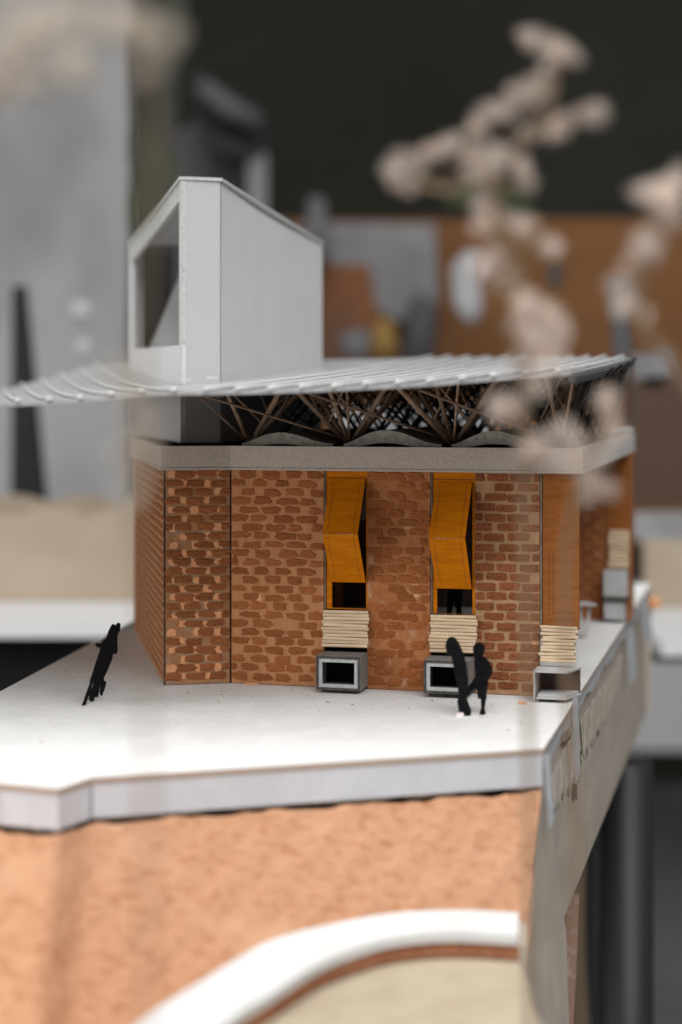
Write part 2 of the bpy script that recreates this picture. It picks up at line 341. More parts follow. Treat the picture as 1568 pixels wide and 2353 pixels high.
# dark corrugated gap under the strip, torn paper lip
r = random.Random(3)
b = B(); lip = B()
for (ax, ay), (bx, by) in zip(FR, FR[1:]):
    pl = Plane((ax, ay), (bx, by)); n = max(3, int(pl.L / .004))
    pl.box(b, 0, pl.L, -.1560, -.1475, -.0035, -.02)
    up = [pl.P(pl.L * i / n, -.1473, -.0012) for i in range(n + 1)]
    lo = [pl.P(pl.L * i / n, -.1478 - r.random() * .0007, -.0009) for i in range(n + 1)]
    lip.prism(up + lo[::-1], pl.n * -.0006)
b.mk('corrugated_core', 'gap', base); lip.mk('torn_lip', 'torn', base)
# right hand side: grey strip, kraft board, torn patches, tapes
SP = Plane((side(.641), .641), (side(1.2), 1.2))
b = B(); n = 60; rr = random.Random(5)
low = [SP.P(SP.L * i / n, -.1405 - .0016 * rr.random() - .001 * math.sin(i * .7), -.0006) for i in range(n + 1)]
b.prism([SP.P(SP.L * i / n, GZ - TT - .0001, -.0006) for i in range(n + 1)] + low[::-1], SP.n * -.0012); b.mk('side_strip', 'card_side', base)
x_b = SP.hit(1300, 2140, -.002)[0]
b = B(); b.prism([SP.P(.0015, -.137, -.003), SP.P(SP.L, -.137, -.003), SP.P(SP.L, -.2235, -.003), SP.P(x_b, -.2235, -.003), SP.P(.004, -.163, -.003)], SP.n * -.004)
b.mk('side_board', 'kraft', base)
def torn(pts, p, m, nm='torn_paper'):
    poly = []
    for (ua, va), (ub, vb) in zip(pts, pts[1:] + pts[:1]):
        k = max(2, int(math.hypot(ua - ub, va - vb) / 4))
        for i in range(k):
            f = i / k; poly.append(SP.P(*SP.hit(ua + (ub - ua) * f + rr.uniform(-2.6, 2.6), va + (vb - va) * f + rr.uniform(-7, 7), p), p))
    B().prism(poly, SP.n * -.0003).mk(nm, m, base)
def torn_sheet(ups, lows, m, seed, nu=36, nv=9):
    q = random.Random(seed); vs_ = []; fs_ = []
    for i in range(nu + 1):
        f = i / nu * (len(ups) - 1); k = min(int(f), len(ups) - 2); g = f - k
        ua = [ups[k][c] + (ups[k + 1][c] - ups[k][c]) * g for c in (0, 1)]; lo_ = [lows[k][c] + (lows[k + 1][c] - lows[k][c]) * g for c in (0, 1)]
        jag = q.uniform(-.16, .12)
        for j in range(nv + 1):
            h = j / nv * (1 + jag * (j / nv) ** 2); p_ = -.0028 + (.0004 * (math.sin(i * .8 + j * .5) * .6 + q.random() * .6 + .3) if 0 < j < nv else 0.0)
            vs_.append(SP.P(*SP.hit(ua[0] + (lo_[0] - ua[0]) * h, ua[1] + (lo_[1] - ua[1]) * h, p_), p_))
    for i in range(nu):
        for j in range(nv): a_ = i * (nv + 1) + j; fs_.append((a_, a_ + 1, a_ + nv + 2, a_ + nv + 1))
    mk('torn_paper', vs_, fs_, m, base, smooth=True)
torn_sheet([(1263, 1790), (1285, 1740), (1310, 1690), (1331, 1655)], [(1269, 1872), (1292, 1842), (1312, 1815), (1333, 1760)], 'kraft_pale', 3)
torn_sheet([(1334, 1652), (1362, 1608), (1395, 1560), (1430, 1502)], [(1340, 1745), (1368, 1702), (1402, 1640), (1432, 1535)], 'kraft_pale', 4, 50)
torn([(1288, 1718), (1312, 1692), (1300, 1712)], -.0022, 'gap', 'tear')
torn([(1328, 1722), (1336, 1730), (1334, 1775), (1329, 1790)], -.0022, 'gap', 'tear')
torn([(1318, 1806), (1325, 1804), (1325, 1834), (1318, 1836)], -.0022, 'gap', 'slot')
def tape(a, b_, wd, Y):
    q = [at(a[0] - wd, a[1], Y), at(a[0] + wd, a[1], Y), at((a[0] + b_[0]) / 2 + wd, (a[1] + b_[1]) / 2, Y), at(b_[0] + wd + 1, b_[1] - 22, Y), at(b_[0], b_[1], Y), at(b_[0] - wd, b_[1] - 4, Y), at((a[0] + b_[0]) / 2 - wd, (a[1] + b_[1]) / 2, Y)]
    B().prism(q, (.0002, .0006, 0)).mk('tape_strip', 'tape', base)
Yt = lambda u: (.0762 - SD * .641 + .0012) / ((u - CU) / FPX - SD)
tape((1322, 1604), (1328, 1796), 6, Yt(1324) - .004)
tape((1257, 1735), (1267, 1902), 5.5, .639)
tape((1448, 1440), (1455, 1570), 8, Yt(1449) - .004)
tape((1478, 1375), (1492, 1480), 9, Yt(1482) - .006)
mk('corner_flap', [at(1254, 1806, .645), at(1301, 2140, .709), at(1308, 2353, .70), at(1309, 2700, .70), at(1165, 2700, .55), at(1196, 2353, .578), at(1213, 2180, .600), at(1238, 1900, .632),
                   ], [(0, 7, 6, 5, 4, 3, 2, 1)], 'kraft_facet', base)
B().prism([at(1331, 2055, .80), at(1326, 2200, .80), at(1316, 2400, .80), at(1280, 2400, .80), at(1280, 2100, .80)], (-.004, .004, 0)).mk('back_board', 'pinkboard', base)
B().hexa([SP.P(0.01, -.2237, -.008), SP.P(SP.L, -.2237, -.008), (-.10, 1.2, -.2237), (-.17, .62, -.2237)], [SP.P(0.01, -.2265, -.008), SP.P(SP.L, -.2265, -.008), (-.10, 1.2, -.2265), (-.17, .62, -.2265)]).mk('underside_board', 'gap', base)
# left and rear skirts so the base is solid from the side
for a, c in (((-.096, 1.2), (-.1735, .605)), ((side(1.2), 1.2), (-.096, 1.2))):
    pl = Plane(a, c); b = B(); pl.box(b, .0005, pl.L - .0005, -.2235, GZ - TT - .0001, -.0004, -.004); b.mk('skirt_board', 'kraft', base)

# ---- terracotta slope in front of the platform (terrain)
def yedge(x):
    return interp(x, [(-.26, .632), (-.1735, .605), (-.1168, .584), (-.0954, .576), (-.0865, .5925), (.0762, .641), (.08, .642)]) - .0012
def hsh(x, y): return math.sin(x * 311 + 1.3) * math.sin(y * 287 + .4) * .5 + math.sin(x * 733 + y * 517) * .3 + math.sin(x * 1510 - y * 1377 + 2) * .2
nx, ny = 120, 64; vs = []; fs = []
for j in range(ny + 1):
    tt = j / ny
    for i in range(nx + 1):
        xr = .0752 - .0152 * min(1, tt * 1.3)
        x = -.26 + (xr + .26) * i / nx
        ye = yedge(x if x < .07 else .0752); d = tt * .12
        y = ye - d * .63; z = -.1492 - d * .777 + .0005 * math.sin(x * 190) * max(0, 1 - tt * 12) + .0003 * math.sin(x * 520 + 1) * max(0, 1 - tt * 12)
        if z < -.214: z = -.214; y = ye - d * .63 - .22 * max(0, d - .0853) / .035
        a = hsh(x, d) * (.0009 if j else .0005)
        vs.append((x, y - a * .7, z + a))
for j in range(ny):
    for i in range(nx):
        k = j * (nx + 1) + i; fs.append((k, k + 1, k + nx + 2, k + nx + 1))
struct(mk('terracotta_slope', vs, fs, 'terra', smooth=True))

# ---- round basin in the foreground: rim, brick band, sand floor
RZ = -.18
def rimpt(u, v): Y = RZ * FPX / (CV - v); return at(u, v, Y)
outer = spline([rimpt(60, 2570), rimpt(322, 2347), rimpt(468, 2250), rimpt(624, 2160), rimpt(784, 2118), rimpt(900, 2098), rimpt(1040, 2090), rimpt(1192, 2097)], 7)
inner = spline([rimpt(330, 2500), rimpt(520, 2349), rimpt(624, 2282), rimpt(728, 2216), rimpt(815, 2180), rimpt(910, 2154), rimpt(1040, 2143), rimpt(1192, 2150)], 7)
bas = thing('basin', 'curved white rimmed basin with cream sand floor in the near foreground', 'basin', (.02, .5, -.213))
b = B()
for i in range(len(outer) - 1):
    q = [outer[i], outer[i + 1], inner[i + 1], inner[i]]
    b.hexa(q, [p - Vector((0, 0, .0032)) for p in q])
b.mk('rim', 'rim', bas)
b = B()
for i in range(len(outer) - 1):
    o0, o1, i0, i1 = outer[i], outer[i + 1], inner[i], inner[i + 1]
    c0 = o0 + (i0 - o0) * .9; c1 = o1 + (i1 - o1) * .9; e0 = o0 + (i0 - o0) * .06; e1 = o1 + (i1 - o1) * .06
    dn = lambda p, z: Vector((p.x, p.y, z))
    b.hexa([dn(c0, RZ - .0034), dn(c1, RZ - .0034), dn(e1, RZ - .0034), dn(e0, RZ - .0034)], [dn(c0, -.213), dn(c1, -.213), dn(e1, -.213), dn(e0, -.213)])
b.mk('curved_wall', 'wall_c', bas)
acc = 0; last = 0
for i in range(len(inner) - 1):
    for half in (0, 1):
        o0, i0 = outer[i], inner[i]; c0 = o0 + (i0 - o0) * .9; c1 = outer[i + 1] + (inner[i + 1] - outer[i + 1]) * .9
        f0, f1 = half * .5 + .02, half * .5 + .46
        a_ = c0 + (c1 - c0) * f0; b2 = c0 + (c1 - c0) * f1; nrm = (i0 - o0).normalized() * .0009
        zt, zb = RZ - .0036, RZ - .0085
        mk('brick', [Vector((a_.x, a_.y, zt)), Vector((b2.x, b2.y, zt)), Vector((b2.x, b2.y, zb)), Vector((a_.x, a_.y, zb)),
                     Vector((a_.x, a_.y, zt)) + nrm, Vector((b2.x, b2.y, zt)) + nrm, Vector((b2.x, b2.y, zb)) + nrm, Vector((a_.x, a_.y, zb)) + nrm],
           [(0, 1, 2, 3), (7, 6, 5, 4), (0, 4, 5, 1), (1, 5, 6, 2), (2, 6, 7, 3), (3, 7, 4, 0)], 'rimbrick', bas)
sf = [Vector((p.x, p.y, -.189)) for p in [o + (i - o) * .95 for o, i in zip(outer, inner)]]
b = B().prism(sf + [Vector((.0612, .40, -.189)), Vector((-.06, .36, -.189))], (0, 0, -.024)); b.mk('sand_floor', 'sand', bas)
e = outer[-1]; f = inner[-1]
B().hexa([e + Vector((.0003, 0, -.0035)), f + Vector((.0003, 0, -.0035)), f + Vector((.0003, 0, -.03)), e + Vector((.0003, 0, -.03))],
         [e + Vector((.0022, 0, -.0035)), f + Vector((.0022, 0, -.0035)), f + Vector((.0022, 0, -.03)), e + Vector((.0022, 0, -.03))]).mk('end_board', 'kraft_facet', bas)
b = B().hexa([(-.26, .2, -.216), (.075, .2, -.216), (.062, .60, -.216), (-.26, .60, -.216)], [(-.26, .2, -.2225), (.075, .2, -.2225), (.062, .60, -.2225), (-.26, .60, -.2225)])
b.mk('ground_board', 'kraft', base)

# ---- dark steel trestle below
tr = thing('trestle', 'dark steel trestle with round legs holding up the model base', 'trestle', (.16, .95, FZ))
def leg(u, Y, rad, m, vtop): 
    x = at(u, 0, Y).x; B().tube([(x, Y, -.2268), (x, Y, FZ)], rad, 20).mk('leg', m, tr, smooth=True)
leg(1440, 1.05, .0165, 'leg', 1700); leg(1362, 1.16, .009, 'leg_black', 0)
slab('low_screen', [(1440, 1380), (1900, 1380), (1900, 1725), (1440, 1725)], 3.4, .05, 'tabletop', 'light grey low screen standing on the dark floor at the far right', 'screen')
B().hexa([(-.12, 1.13, -.2268), (.172, 1.13, -.2268), (.172, 1.13, -.24), (-.12, 1.13, -.24)], [(-.12, 1.15, -.2268), (.172, 1.15, -.2268), (.172, 1.15, -.24), (-.12, 1.15, -.24)]).mk('rail', 'leg_black', tr)
for xx in (-.11,): B().tube([(xx, .94, -.25), (xx, .94, FZ)], .014, 16).mk('leg', 'leg', tr, smooth=True)
B().hexa([at(1322, 1900, 1.3), at(1420, 1900, 1.3), at(1420, 2900, 1.3), at(1322, 2900, 1.3)], [at(1322, 1900, 1.34), at(1420, 1900, 1.34), at(1420, 2900, 1.34), at(1322, 2900, 1.34)]).mk('back_panel', 'leg_black', tr)

# ================================================================== the brick building
bld = thing('brick_building', 'brick model building with ochre window hoods and grey board cornice', 'model building', (.02, .88, GZ))
FA = Plane(P2, P4); F1 = Plane(P1, P2); FL = Plane(P0, P1)
WT = .0028
def wall(pl, x0, x1, m, z1=KZ0 - .0004, z0=GZ + .0003):
    b = B(); pl.box(b, x0, x1, z0, z1, 0, -WT); return b.mk('wall_panel', m, bld)
def brick_meshes(name, L, H, n, irr, power, m, seed):
    r = random.Random(seed); out = []
    for q in range(n):
        K = 24; ring = []; ph = [r.uniform(0, 6.3) for _ in range(4)]
        for k in range(K):
            a = 2 * math.pi * k / K; c, s_ = math.cos(a), math.sin(a)
            rad = (abs(c) ** power + abs(s_) ** power) ** (-1 / power)
            rad *= 1 + irr * (.5 * math.sin(2 * a + ph[0]) + .5 * math.sin(3 * a + ph[1]) + .45 * math.sin(5 * a + ph[2])) + irr * r.uniform(-.7, .7)
            ring.append((c * rad * L / 2, s_ * rad * H / 2))
        h = .00042
        vs = [(x, y, -.0002) for x, y in ring] + [(x * .97, y * .93, h * r.uniform(.45, 1)) for x, y in ring] + [(x * .5, y * .45, h * r.uniform(.5, 1.5)) for x, y in ring[::3]]
        fs = [(k, (k + 1) % K, K + (k + 1) % K, K + k) for k in range(K)]
        n3 = len(ring[::3])
        for j in range(n3):
            i0 = K + 3 * j; c0 = 2 * K + j; c1 = 2 * K + (j + 1) % n3
            fs += [(i0, i0 + 1, c0), (i0 + 1, i0 + 2, c0), (i0 + 2, c1, c0), (i0 + 2, K + (3 * j + 3) % K, c1)]
        fs.append(tuple(2 * K + j for j in range(n3)))
        me = bpy.data.meshes.new(name); me.from_pydata(vs, [], fs); me.materials.append(M[m]); out.append(me)
    return out
def lay(pl, x0, x1, parent, meshes, L, H, pitch, row, seed, jit, z0=GZ + .0018, z1=KZ0 - .0012, skip=.04, stagger=.5, edge=.0002):
    r = random.Random(seed); k = 0; z = z0
    nrow = int((z1 - z0) / row + .5); rowh = (z1 - z0) / nrow
    for j in range(nrow):
        z = z0 + (j + .5) * rowh; x = x0 - pitch * (stagger if j % 2 else 0) - r.random() * pitch * .12
        while x < x1:
            l = L * r.uniform(1 - jit, 1 + jit * .6); a = max(x, x0 + edge); c = min(x + l, x1 - edge)
            if c - a > .0022 and r.random() > skip:
                me = r.choice(meshes)
                inst('brick', me, pl.mtx((a + c) / 2, z + r.uniform(-.12, .12) * H, 0.00005, (c - a) / L, r.uniform(1 - jit * .6, 1 + jit * .6) * r.choice((1, 1, -1)), r.uniform(-.05, .05) * (jit * 4)), parent); k += 1
            x += pitch * r.uniform(.94, 1.06)
    return k
XA, XB0, XB1, XC0, XC1, XK = .0443, .0647, .0936, .114, .1425, .1425
L_, H_ = .0086, .0027
w1 = wall(F1, .0003, F1.L - .0004, 'wall_a'); wA = wall(FA, .0005, XA, 'wall_b'); wB = wall(FA, XB0, XB1, 'wall_c'); wC = wall(FA, XC0, XC1, 'wall_d')
mA = brick_meshes('ragged_brick', .0088, .0033, 10, .12, 5, 'brick_a', 1)
mB = brick_meshes('daubed_brick', .0082, .0033, 12, .15, 4, 'brick_b', 2)
mC = brick_meshes('rough_brick', .0084, .0035, 10, .12, 6, 'brick_c', 3)
mD = brick_meshes('neat_brick', .0092, .0034, 10, .05, 10, 'brick_d', 4)
nb = lay(F1, 0, F1.L, w1, mA, .0088, .0028, .0106, .00405, 11, .16)
nb += lay(FA, .0005, XA, wA, mB, .0082, .0029, .0107, .0041, 12, .24, skip=.03)
nb += lay(FA, XB0, XB1, wB, mC, .0082, .0029, .0099, .0042, 13, .2, skip=.10)
nb += lay(FA, XC0, XC1, wC, mD, .0092, .0030, .0104, .0043, 14, .09, skip=.02)
# bare orange patches between the bricks of the angled wall, and a few chips elsewhere
def patch(b, pl, x, z, l, h, r):
    K = 14; q = []
    for k in range(K):
        g = 6.283 * k / K; c_, s_ = math.cos(g), math.sin(g); rad = (c_ ** 4 + s_ ** 4) ** -.25 * r.uniform(.72, 1.15)
        q.append(pl.P(x + c_ * rad * l / 2, z + s_ * rad * h / 2, .00024))
    b.prism(q, pl.n * -.0004)
r = random.Random(21)
nrow = int((KZ0 - .0012 - GZ - .0018) / .00405 + .5); rowh = (KZ0 - .0012 - GZ - .0018) / nrow
for j in range(nrow):
    b = B()
    for x in (.009, .0196, .0300):
        xx = x - (.0053 if j % 2 else 0) + r.uniform(-.0008, .0006)
        if .001 < xx < .0285 and r.random() > .12: patch(b, F1, xx, GZ + .0018 + (j + .5) * rowh + r.uniform(-.0003, .0003), r.uniform(.0032, .0050), r.uniform(.0028, .0038), r)
    if b.v: b.mk('bare_patch', 'bare', w1)
for pl, x, z, l, h, wp in ((FA, .0785, -.0715, .0022, .0016, wB), (FA, .0868, -.0905, .0028, .0014, wB), (FA, .1205, -.0905, .0026, .0028, wC), (FA, .1175, -.0362, .0042, .0012, wC), (FA, .1402, -.1105, .0018, .0024, wC), (FA, .014, -.0935, .0024, .0030, wA), (FA, .012, -.0975, .004, .0012, wA), (FA, .0215, -.0601, .0024, .002, wA)):
    b = B(); patch(b, pl, x, z, l, h, r); b.mk('bare_patch', 'bare', wp)
# left wall seen at a grazing angle, its bricks as one field
def brick_field(pl, x0, x1, parent, m, seed, pitch=.0106, row=.0041, h=.0004):
    r = random.Random(seed); b = B(); z0, z1 = GZ + .0018, KZ0 - .0012; nrow = int((z1 - z0) / row + .5)
    for j in range(nrow):
        z = z0 + (j + .5) * (z1 - z0) / nrow; x = x0 - pitch * (.5 if j % 2 else 0)
        while x < x1:
            a = max(x, x0 + .0003); c = min(x + pitch * r.uniform(.72, .86), x1 - .0003); hh = .0014 * r.uniform(.8, 1.15)
            if c - a > .0015:
                K = 10; poly = []
                for k in range(K):
                    g = 6.283 * k / K; cc, ss = math.cos(g), math.sin(g); rad = (cc ** 4 + ss ** 4) ** -.25 * r.uniform(.86, 1.08)
                    poly.append(pl.P((a + c) / 2 + cc * rad * (c - a) / 2, z + ss * rad * hh, h * r.uniform(.7, 1.2)))
                b.prism(poly, pl.n * (-h * 1.6))
            x += pitch
    o = b.mk('brick_field', m, parent); o['kind'] = 'stuff'; return o
wl = wall(FL, 0, FL.L - .0006, 'wall_a'); brick_field(FL, 0, FL.L - .0006, wl, 'brick_b', 31)
b = B(); FL.box(b, FL.L - .0005, FL.L + .0002, GZ + .0003, KZ0 - .0004, .0004, -WT); b.mk('corner_strip', 'wall_a', bld)
b = B(); F1.box(b, -.0003, .0005, GZ + .0003, KZ0 - .0004, .0003, -WT, 0); b.mk('corner_joint', 'gap', bld)
b = B(); FA.box(b, -.0004, .0005, GZ + .0003, KZ0 - .0004, -.0006, -WT, 0); b.mk('panel_joint', 'gap', bld)
# rear wing, side wall of the front block, inner floor and partitions
RW = Plane((.095, 1.016), (.1697, .9975)); RX = RW.hit(1390, 1200)[0]
wr = wall(RW, 0, RX, 'wall_c'); brick_field(RW, 0, RX, wr, 'brick_a', 33)
fr = Plane(P4, (.098, 1.013)); b = B(); fr.box(b, .13, fr.L, GZ + .0003, KZ0 - .0004, -.0006, -WT); b.mk('side_wall', 'wall_c', bld)
rw2 = Plane((.1697, .9975), (.18, 1.05)); b = B(); rw2.box(b, .003, rw2.L, GZ + .0003, KZ0 - .0004, 0, -WT); b.mk('side_wall', 'wall_c', bld)
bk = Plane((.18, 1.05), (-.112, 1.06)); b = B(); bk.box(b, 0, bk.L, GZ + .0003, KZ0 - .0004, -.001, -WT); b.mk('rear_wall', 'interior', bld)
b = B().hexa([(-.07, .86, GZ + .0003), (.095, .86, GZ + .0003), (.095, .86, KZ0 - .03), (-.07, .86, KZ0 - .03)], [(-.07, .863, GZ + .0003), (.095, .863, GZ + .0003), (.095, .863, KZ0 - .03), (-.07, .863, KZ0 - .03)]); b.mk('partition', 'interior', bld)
b = B().hexa([(.004, .815, GZ + .0262), (.03, .815, GZ + .0262), (.03, .815, GZ + .0330), (.004, .815, GZ + .029)], [(.004, .83, GZ + .0262), (.03, .83, GZ + .0262), (.03, .83, GZ + .0330), (.004, .83, GZ + .029)]); b.mk('inner_bench', 'floor_in', bld)
b = B().hexa([(-.045, .80, GZ + .0225), (.096, .772, GZ + .0225), (.096, .858, GZ + .0225), (-.045, .858, GZ + .0225)], [(-.045, .80, GZ + .026), (.096, .772, GZ + .026), (.096, .858, GZ + .026), (-.045, .858, GZ + .026)]); b.mk('inner_floor', 'floor_in', bld)
b = B().hexa([(-.003, .835, GZ + .0262), (.001, .835, GZ + .0262), (.001, .835, KZ0 - .031), (-.003, .835, KZ0 - .031)], [(-.003, .839, GZ + .0262), (.001, .839, GZ + .0262), (.001, .839, KZ0 - .031), (-.003, .839, KZ0 - .031)]); b.mk('inner_post', 'wall_c', bld)

# ---- cornice and deck
def ring(off):
    pts = [P0, P1, P2, P4, P5]; pls = [Plane(a, c) for a, c in zip(pts, pts[1:])]; out = []
    out.append(pls[0].P(0, 0, off))
    for a, c in zip(pls, pls[1:]):
        A = a.P(0, 0, off); d = a.ex; C = c.P(0, 0, off); e = c.ex
        den = d.x * e.y - d.y * e.x; tt = ((C.x - A.x) * e.y - (C.y - A.y) * e.x) / den; out.append(A + d * tt)
    out.append(pls[-1].P(pls[-1].L, 0, off)); return out
ro, ri = ring(.0016), ring(-.0018)
up = lambda p, z: Vector((p.x, p.y, z))
for i in range(4):
    a, c, d, e = ro[i], ro[i + 1], ri[i + 1], ri[i]
    b = B(); b.add([up(a, KZ1), up(c, KZ1), up(d, KZ1), up(e, KZ1), up(a, KZ0), up(c, KZ0), up(d, KZ0), up(e, KZ0)], [(0, 1, 2, 3), (7, 6, 5, 4), (0, 4, 5, 1), (2, 6, 7, 3), (1, 5, 6, 2), (3, 7, 4, 0)])
    b.m[0] = 1; o = b.mk('cornice', ['card_corn' if i < 3 else 'box_pale', 'card_corn_top'], bld)
    b = B(); q = ring(.0020); q2 = ring(.0008)
    b.hexa([up(q[i], KZ0 - .0001), up(q[i + 1], KZ0 - .0001), up(q2[i + 1], KZ0 - .0001), up(q2[i], KZ0 - .0001)], [up(q[i], KZ0 - .0011), up(q[i + 1], KZ0 - .0011), up(q2[i + 1], KZ0 - .0011), up(q2[i], KZ0 - .0011)])
    b.mk('cornice_lip', 'card_corn', bld)
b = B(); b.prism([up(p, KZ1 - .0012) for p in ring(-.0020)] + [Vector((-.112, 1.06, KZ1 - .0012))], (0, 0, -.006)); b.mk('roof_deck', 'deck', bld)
b = B().hexa([at(1398, 989, 1.02), at(1450, 987, 1.02), at(1450, 1030, 1.02), at(1398, 1033, 1.02)], [at(1398, 989, 1.03), at(1450, 987, 1.03), at(1450, 1030, 1.03), at(1398, 1033, 1.03)]); b.mk('rear_cornice', 'box_pale', bld)
b = B().hexa([at(1392, 985, 1.010), at(1453, 983, 1.010), at(1453, 991, 1.010), at(1392, 993, 1.010)], [at(1392, 985, 1.03), at(1453, 983, 1.03), at(1453, 991, 1.03), at(1392, 993, 1.03)]); b.mk('rear_cornice_lip', 'card_tower_edge', bld)

# ---- window bays
def bay(x0, x1, hood, win, slat, boxf, box_p, seed):
    r = random.Random(seed); pl = FA
    (wx0, wz0), (wx1, wz1) = pl.hit(win[0], win[3]), pl.hit(win[2], win[1])
    zs = pl.hit(win[0], slat[1])[1] + .0004; ht = pl.hit(hood[0][0], hood[0][1])[1]
    b = B(); p0, p1 = -.0006, -.0022
    pl.box(b, x0 + .0012, x1 - .0002, ht, KZ0 - .0006, p0, p1)
    pl.box(b, x0 + .0012, wx0, zs, ht - .00005, p0, p1); pl.box(b, wx1, x1 - .0002, zs, ht - .00005, p0, p1); pl.box(b, wx0 + .0001, wx1 - .0001, zs, wz0, p0, p1)
    fr_ = b.mk('window_surround', 'ochre', bld)
    b = B(); pl.box(b, x0 + .0002, x0 + .0010, zs, KZ0 - .0006, -.0002, -.0026); b.mk('grey_jamb', 'roof_under', bld)
    b = B(); pl.box(b, x0 + .0016, x1 - .0006, KZ0 - .0046, KZ0 - .0043, -.0003, -.0007); b.mk('scored_line', 'ochre_line', fr_)
    hp = .0148
    def hq(i, p): x, z = pl.hit(hood[i][0], hood[i][1], p); return pl.P(x, z, p)
    TL, TR, FLp, FRp, BL, BRp = hq(0, .0004), hq(1, .0004), hq(2, hp), hq(3, hp), hq(4, .0006), hq(5, .0006)
    def flap(q, nm, par):
        nrm = (q[1] - q[0]).cross(q[3] - q[0]).normalized(); nrm = nrm if nrm.y > 0 else -nrm
        return B().prism(q, nrm * .0007).mk(nm, 'ochre', par)
    h = flap([TL, TR, FRp, FLp], 'window_hood', bld); flap([FLp, FRp, BRp, BL], 'lower_flap', h)
    B().tube([FLp + pl.n * .0001, (FLp + FRp) / 2 + pl.n * .00015, FRp + pl.n * .0001], .00028, 6).mk('worn_fold', 'worn', h)
    for q in ([TL, TR, FRp, FLp], [FLp, FRp, BRp, BL]):
        for f in (.13, .87):
            a = q[0] + (q[1] - q[0]) * f; c = q[3] + (q[2] - q[3]) * f; off = pl.n * .00008
            a2 = a + (c - a) * .06; c2 = a + (c - a) * .94
            nrm = (q[1] - q[0]).cross(q[3] - q[0]).normalized(); nrm = -nrm if nrm.y > 0 else nrm
            B().hexa([a2 - pl.ex * .00007 + nrm * .00006, a2 + pl.ex * .00007 + nrm * .00006, c2 + pl.ex * .00007 + nrm * .00006, c2 - pl.ex * .00007 + nrm * .00006],
                     [a2 - pl.ex * .00007 - nrm * .0001, a2 + pl.ex * .00007 - nrm * .0001, c2 + pl.ex * .00007 - nrm * .0001, c2 - pl.ex * .00007 - nrm * .0001]).mk('scored_line', 'ochre_line', h)
    slats(pl, slat, 11, r)
    card_box(pl, boxf, box_p)
def slats(pl, slat, n, r, p0=.0004, d=.0032, wild=1.0, par=None):
    sx0, sz1 = pl.hit(slat[0], slat[1], .002); sx1, sz0 = pl.hit(slat[2], slat[3], .002)
    b = B(); pl.box(b, sx0 + .0008, sx1 - .0008, sz0 + .0002, sz1 - .0006, .0002, -.0018); bk_ = b.mk('slat_backing', 'stick_edge', bld)
    hh = (sz1 - sz0) / n; tilt = 0
    for k in range(n):
        z = sz0 + hh * (k + .5); e0, e1 = r.uniform(-.0004, .0006) * wild, r.uniform(-.0004, .0006) * wild
        tilt = r.uniform(-.00016, .00016) * wild; dp = d * (.55 + .45 * (1 - k / n)) + r.uniform(-.0002, .0003); g = hh * .485
        K = 8; prof = [(-math.cos(6.283 * q / K + .39) * g * 1.02, math.sin(6.283 * q / K + .39)) for q in range(K)]
        va = [pl.P(sx0 + e0, z + a + tilt, dp + c * g * .75 - g) for a, c in prof]; vb = [pl.P(sx1 + e1, z + a - tilt, dp + c * g * .75 - g) for a, c in prof]
        b = B(); m_ = len(prof); b.add(va + vb, [tuple(range(m_)), tuple(range(2 * m_ - 1, m_ - 1, -1))] + [(i, m_ + i, m_ + (i + 1) % m_, (i + 1) % m_) for i in range(m_)])
        b.mk('slat', 'stick', bk_)
def card_box(pl, f, p):
    x0, z1 = pl.hit(f[0], f[1], p); x1, z0 = pl.hit(f[2], f[3], p); T = .0011
    z0 = max(z0, GZ + .0008)
    b = B(); a = .0003
    pl.box(b, x0, x1, z1 - T, z1, a, p - .0005); pl.box(b, x0, x1, z0, z0 + T, a, p - .0005)
    pl.box(b, x0, x0 + T, z0 + T, z1 - T, a, p - .0005); pl.box(b, x1 - T, x1, z0 + T, z1 - T, a, p - .0005)
    o = b.mk('bay_box', 'box', bld)
    b = B(); e = p - .0004; c = T
    pl.box(b, x0, x1, z1 - c, z1, e, p); pl.box(b, x0, x1, z0, z0 + c, e, p); pl.box(b, x0, x0 + c, z0 + c, z1 - c, e, p); pl.box(b, x1 - c, x1, z0 + c, z1 - c, e, p); b.mk('cut_edge', 'box_edge', o)
    b = B(); W = .0015; i0, i1, k0, k1 = x0 + T + .00005, x1 - T - .00005, z0 + T + .00005, z1 - T - .00005; e0, e1 = p - .0016, p - .0003
    pl.box(b, i0, i1, k1 - W, k1, e0, e1); pl.box(b, i0, i1, k0, k0 + W, e0, e1); pl.box(b, i0, i0 + W, k0 + W, k1 - W, e0, e1); pl.box(b, i1 - W, i1, k0 + W, k1 - W, e0, e1); b.mk('front_frame', 'box_frame', o)
    b = B(); pl.box(b, x0 + .0015, x1 - .0015, GZ + .0003, z0 - .0001, a, p - .004); b.mk('plinth', 'box_edge', o)
    b = B(); pl.box(b, x0 + T + .0001, x1 - T - .0001, z0 + T, z1 - T, a, a + .0006); b.mk('back_plate', 'blackvoid', o)  # black plate stands in for the shade deep inside the box
bay(XA, XB0, [(758.7, 1099), (839.7, 1100), (741, 1227), (821.7, 1227.5), (762, 1337.5), (840.3, 1339)], (762, 1330, 841, 1397), (741, 1401, 846, 1489), (726.7, 1507, 827.5, 1589), .0155, 41)
bay(XB1, XC0, [(1003, 1108), (1085, 1108.5), (985, 1236.5), (1069, 1237), (1004, 1352), (1084, 1354)], (1003.5, 1344, 1085.7, 1410), (987.5, 1412, 1095, 1502), (974, 1517, 1077, 1597), .0155, 42)
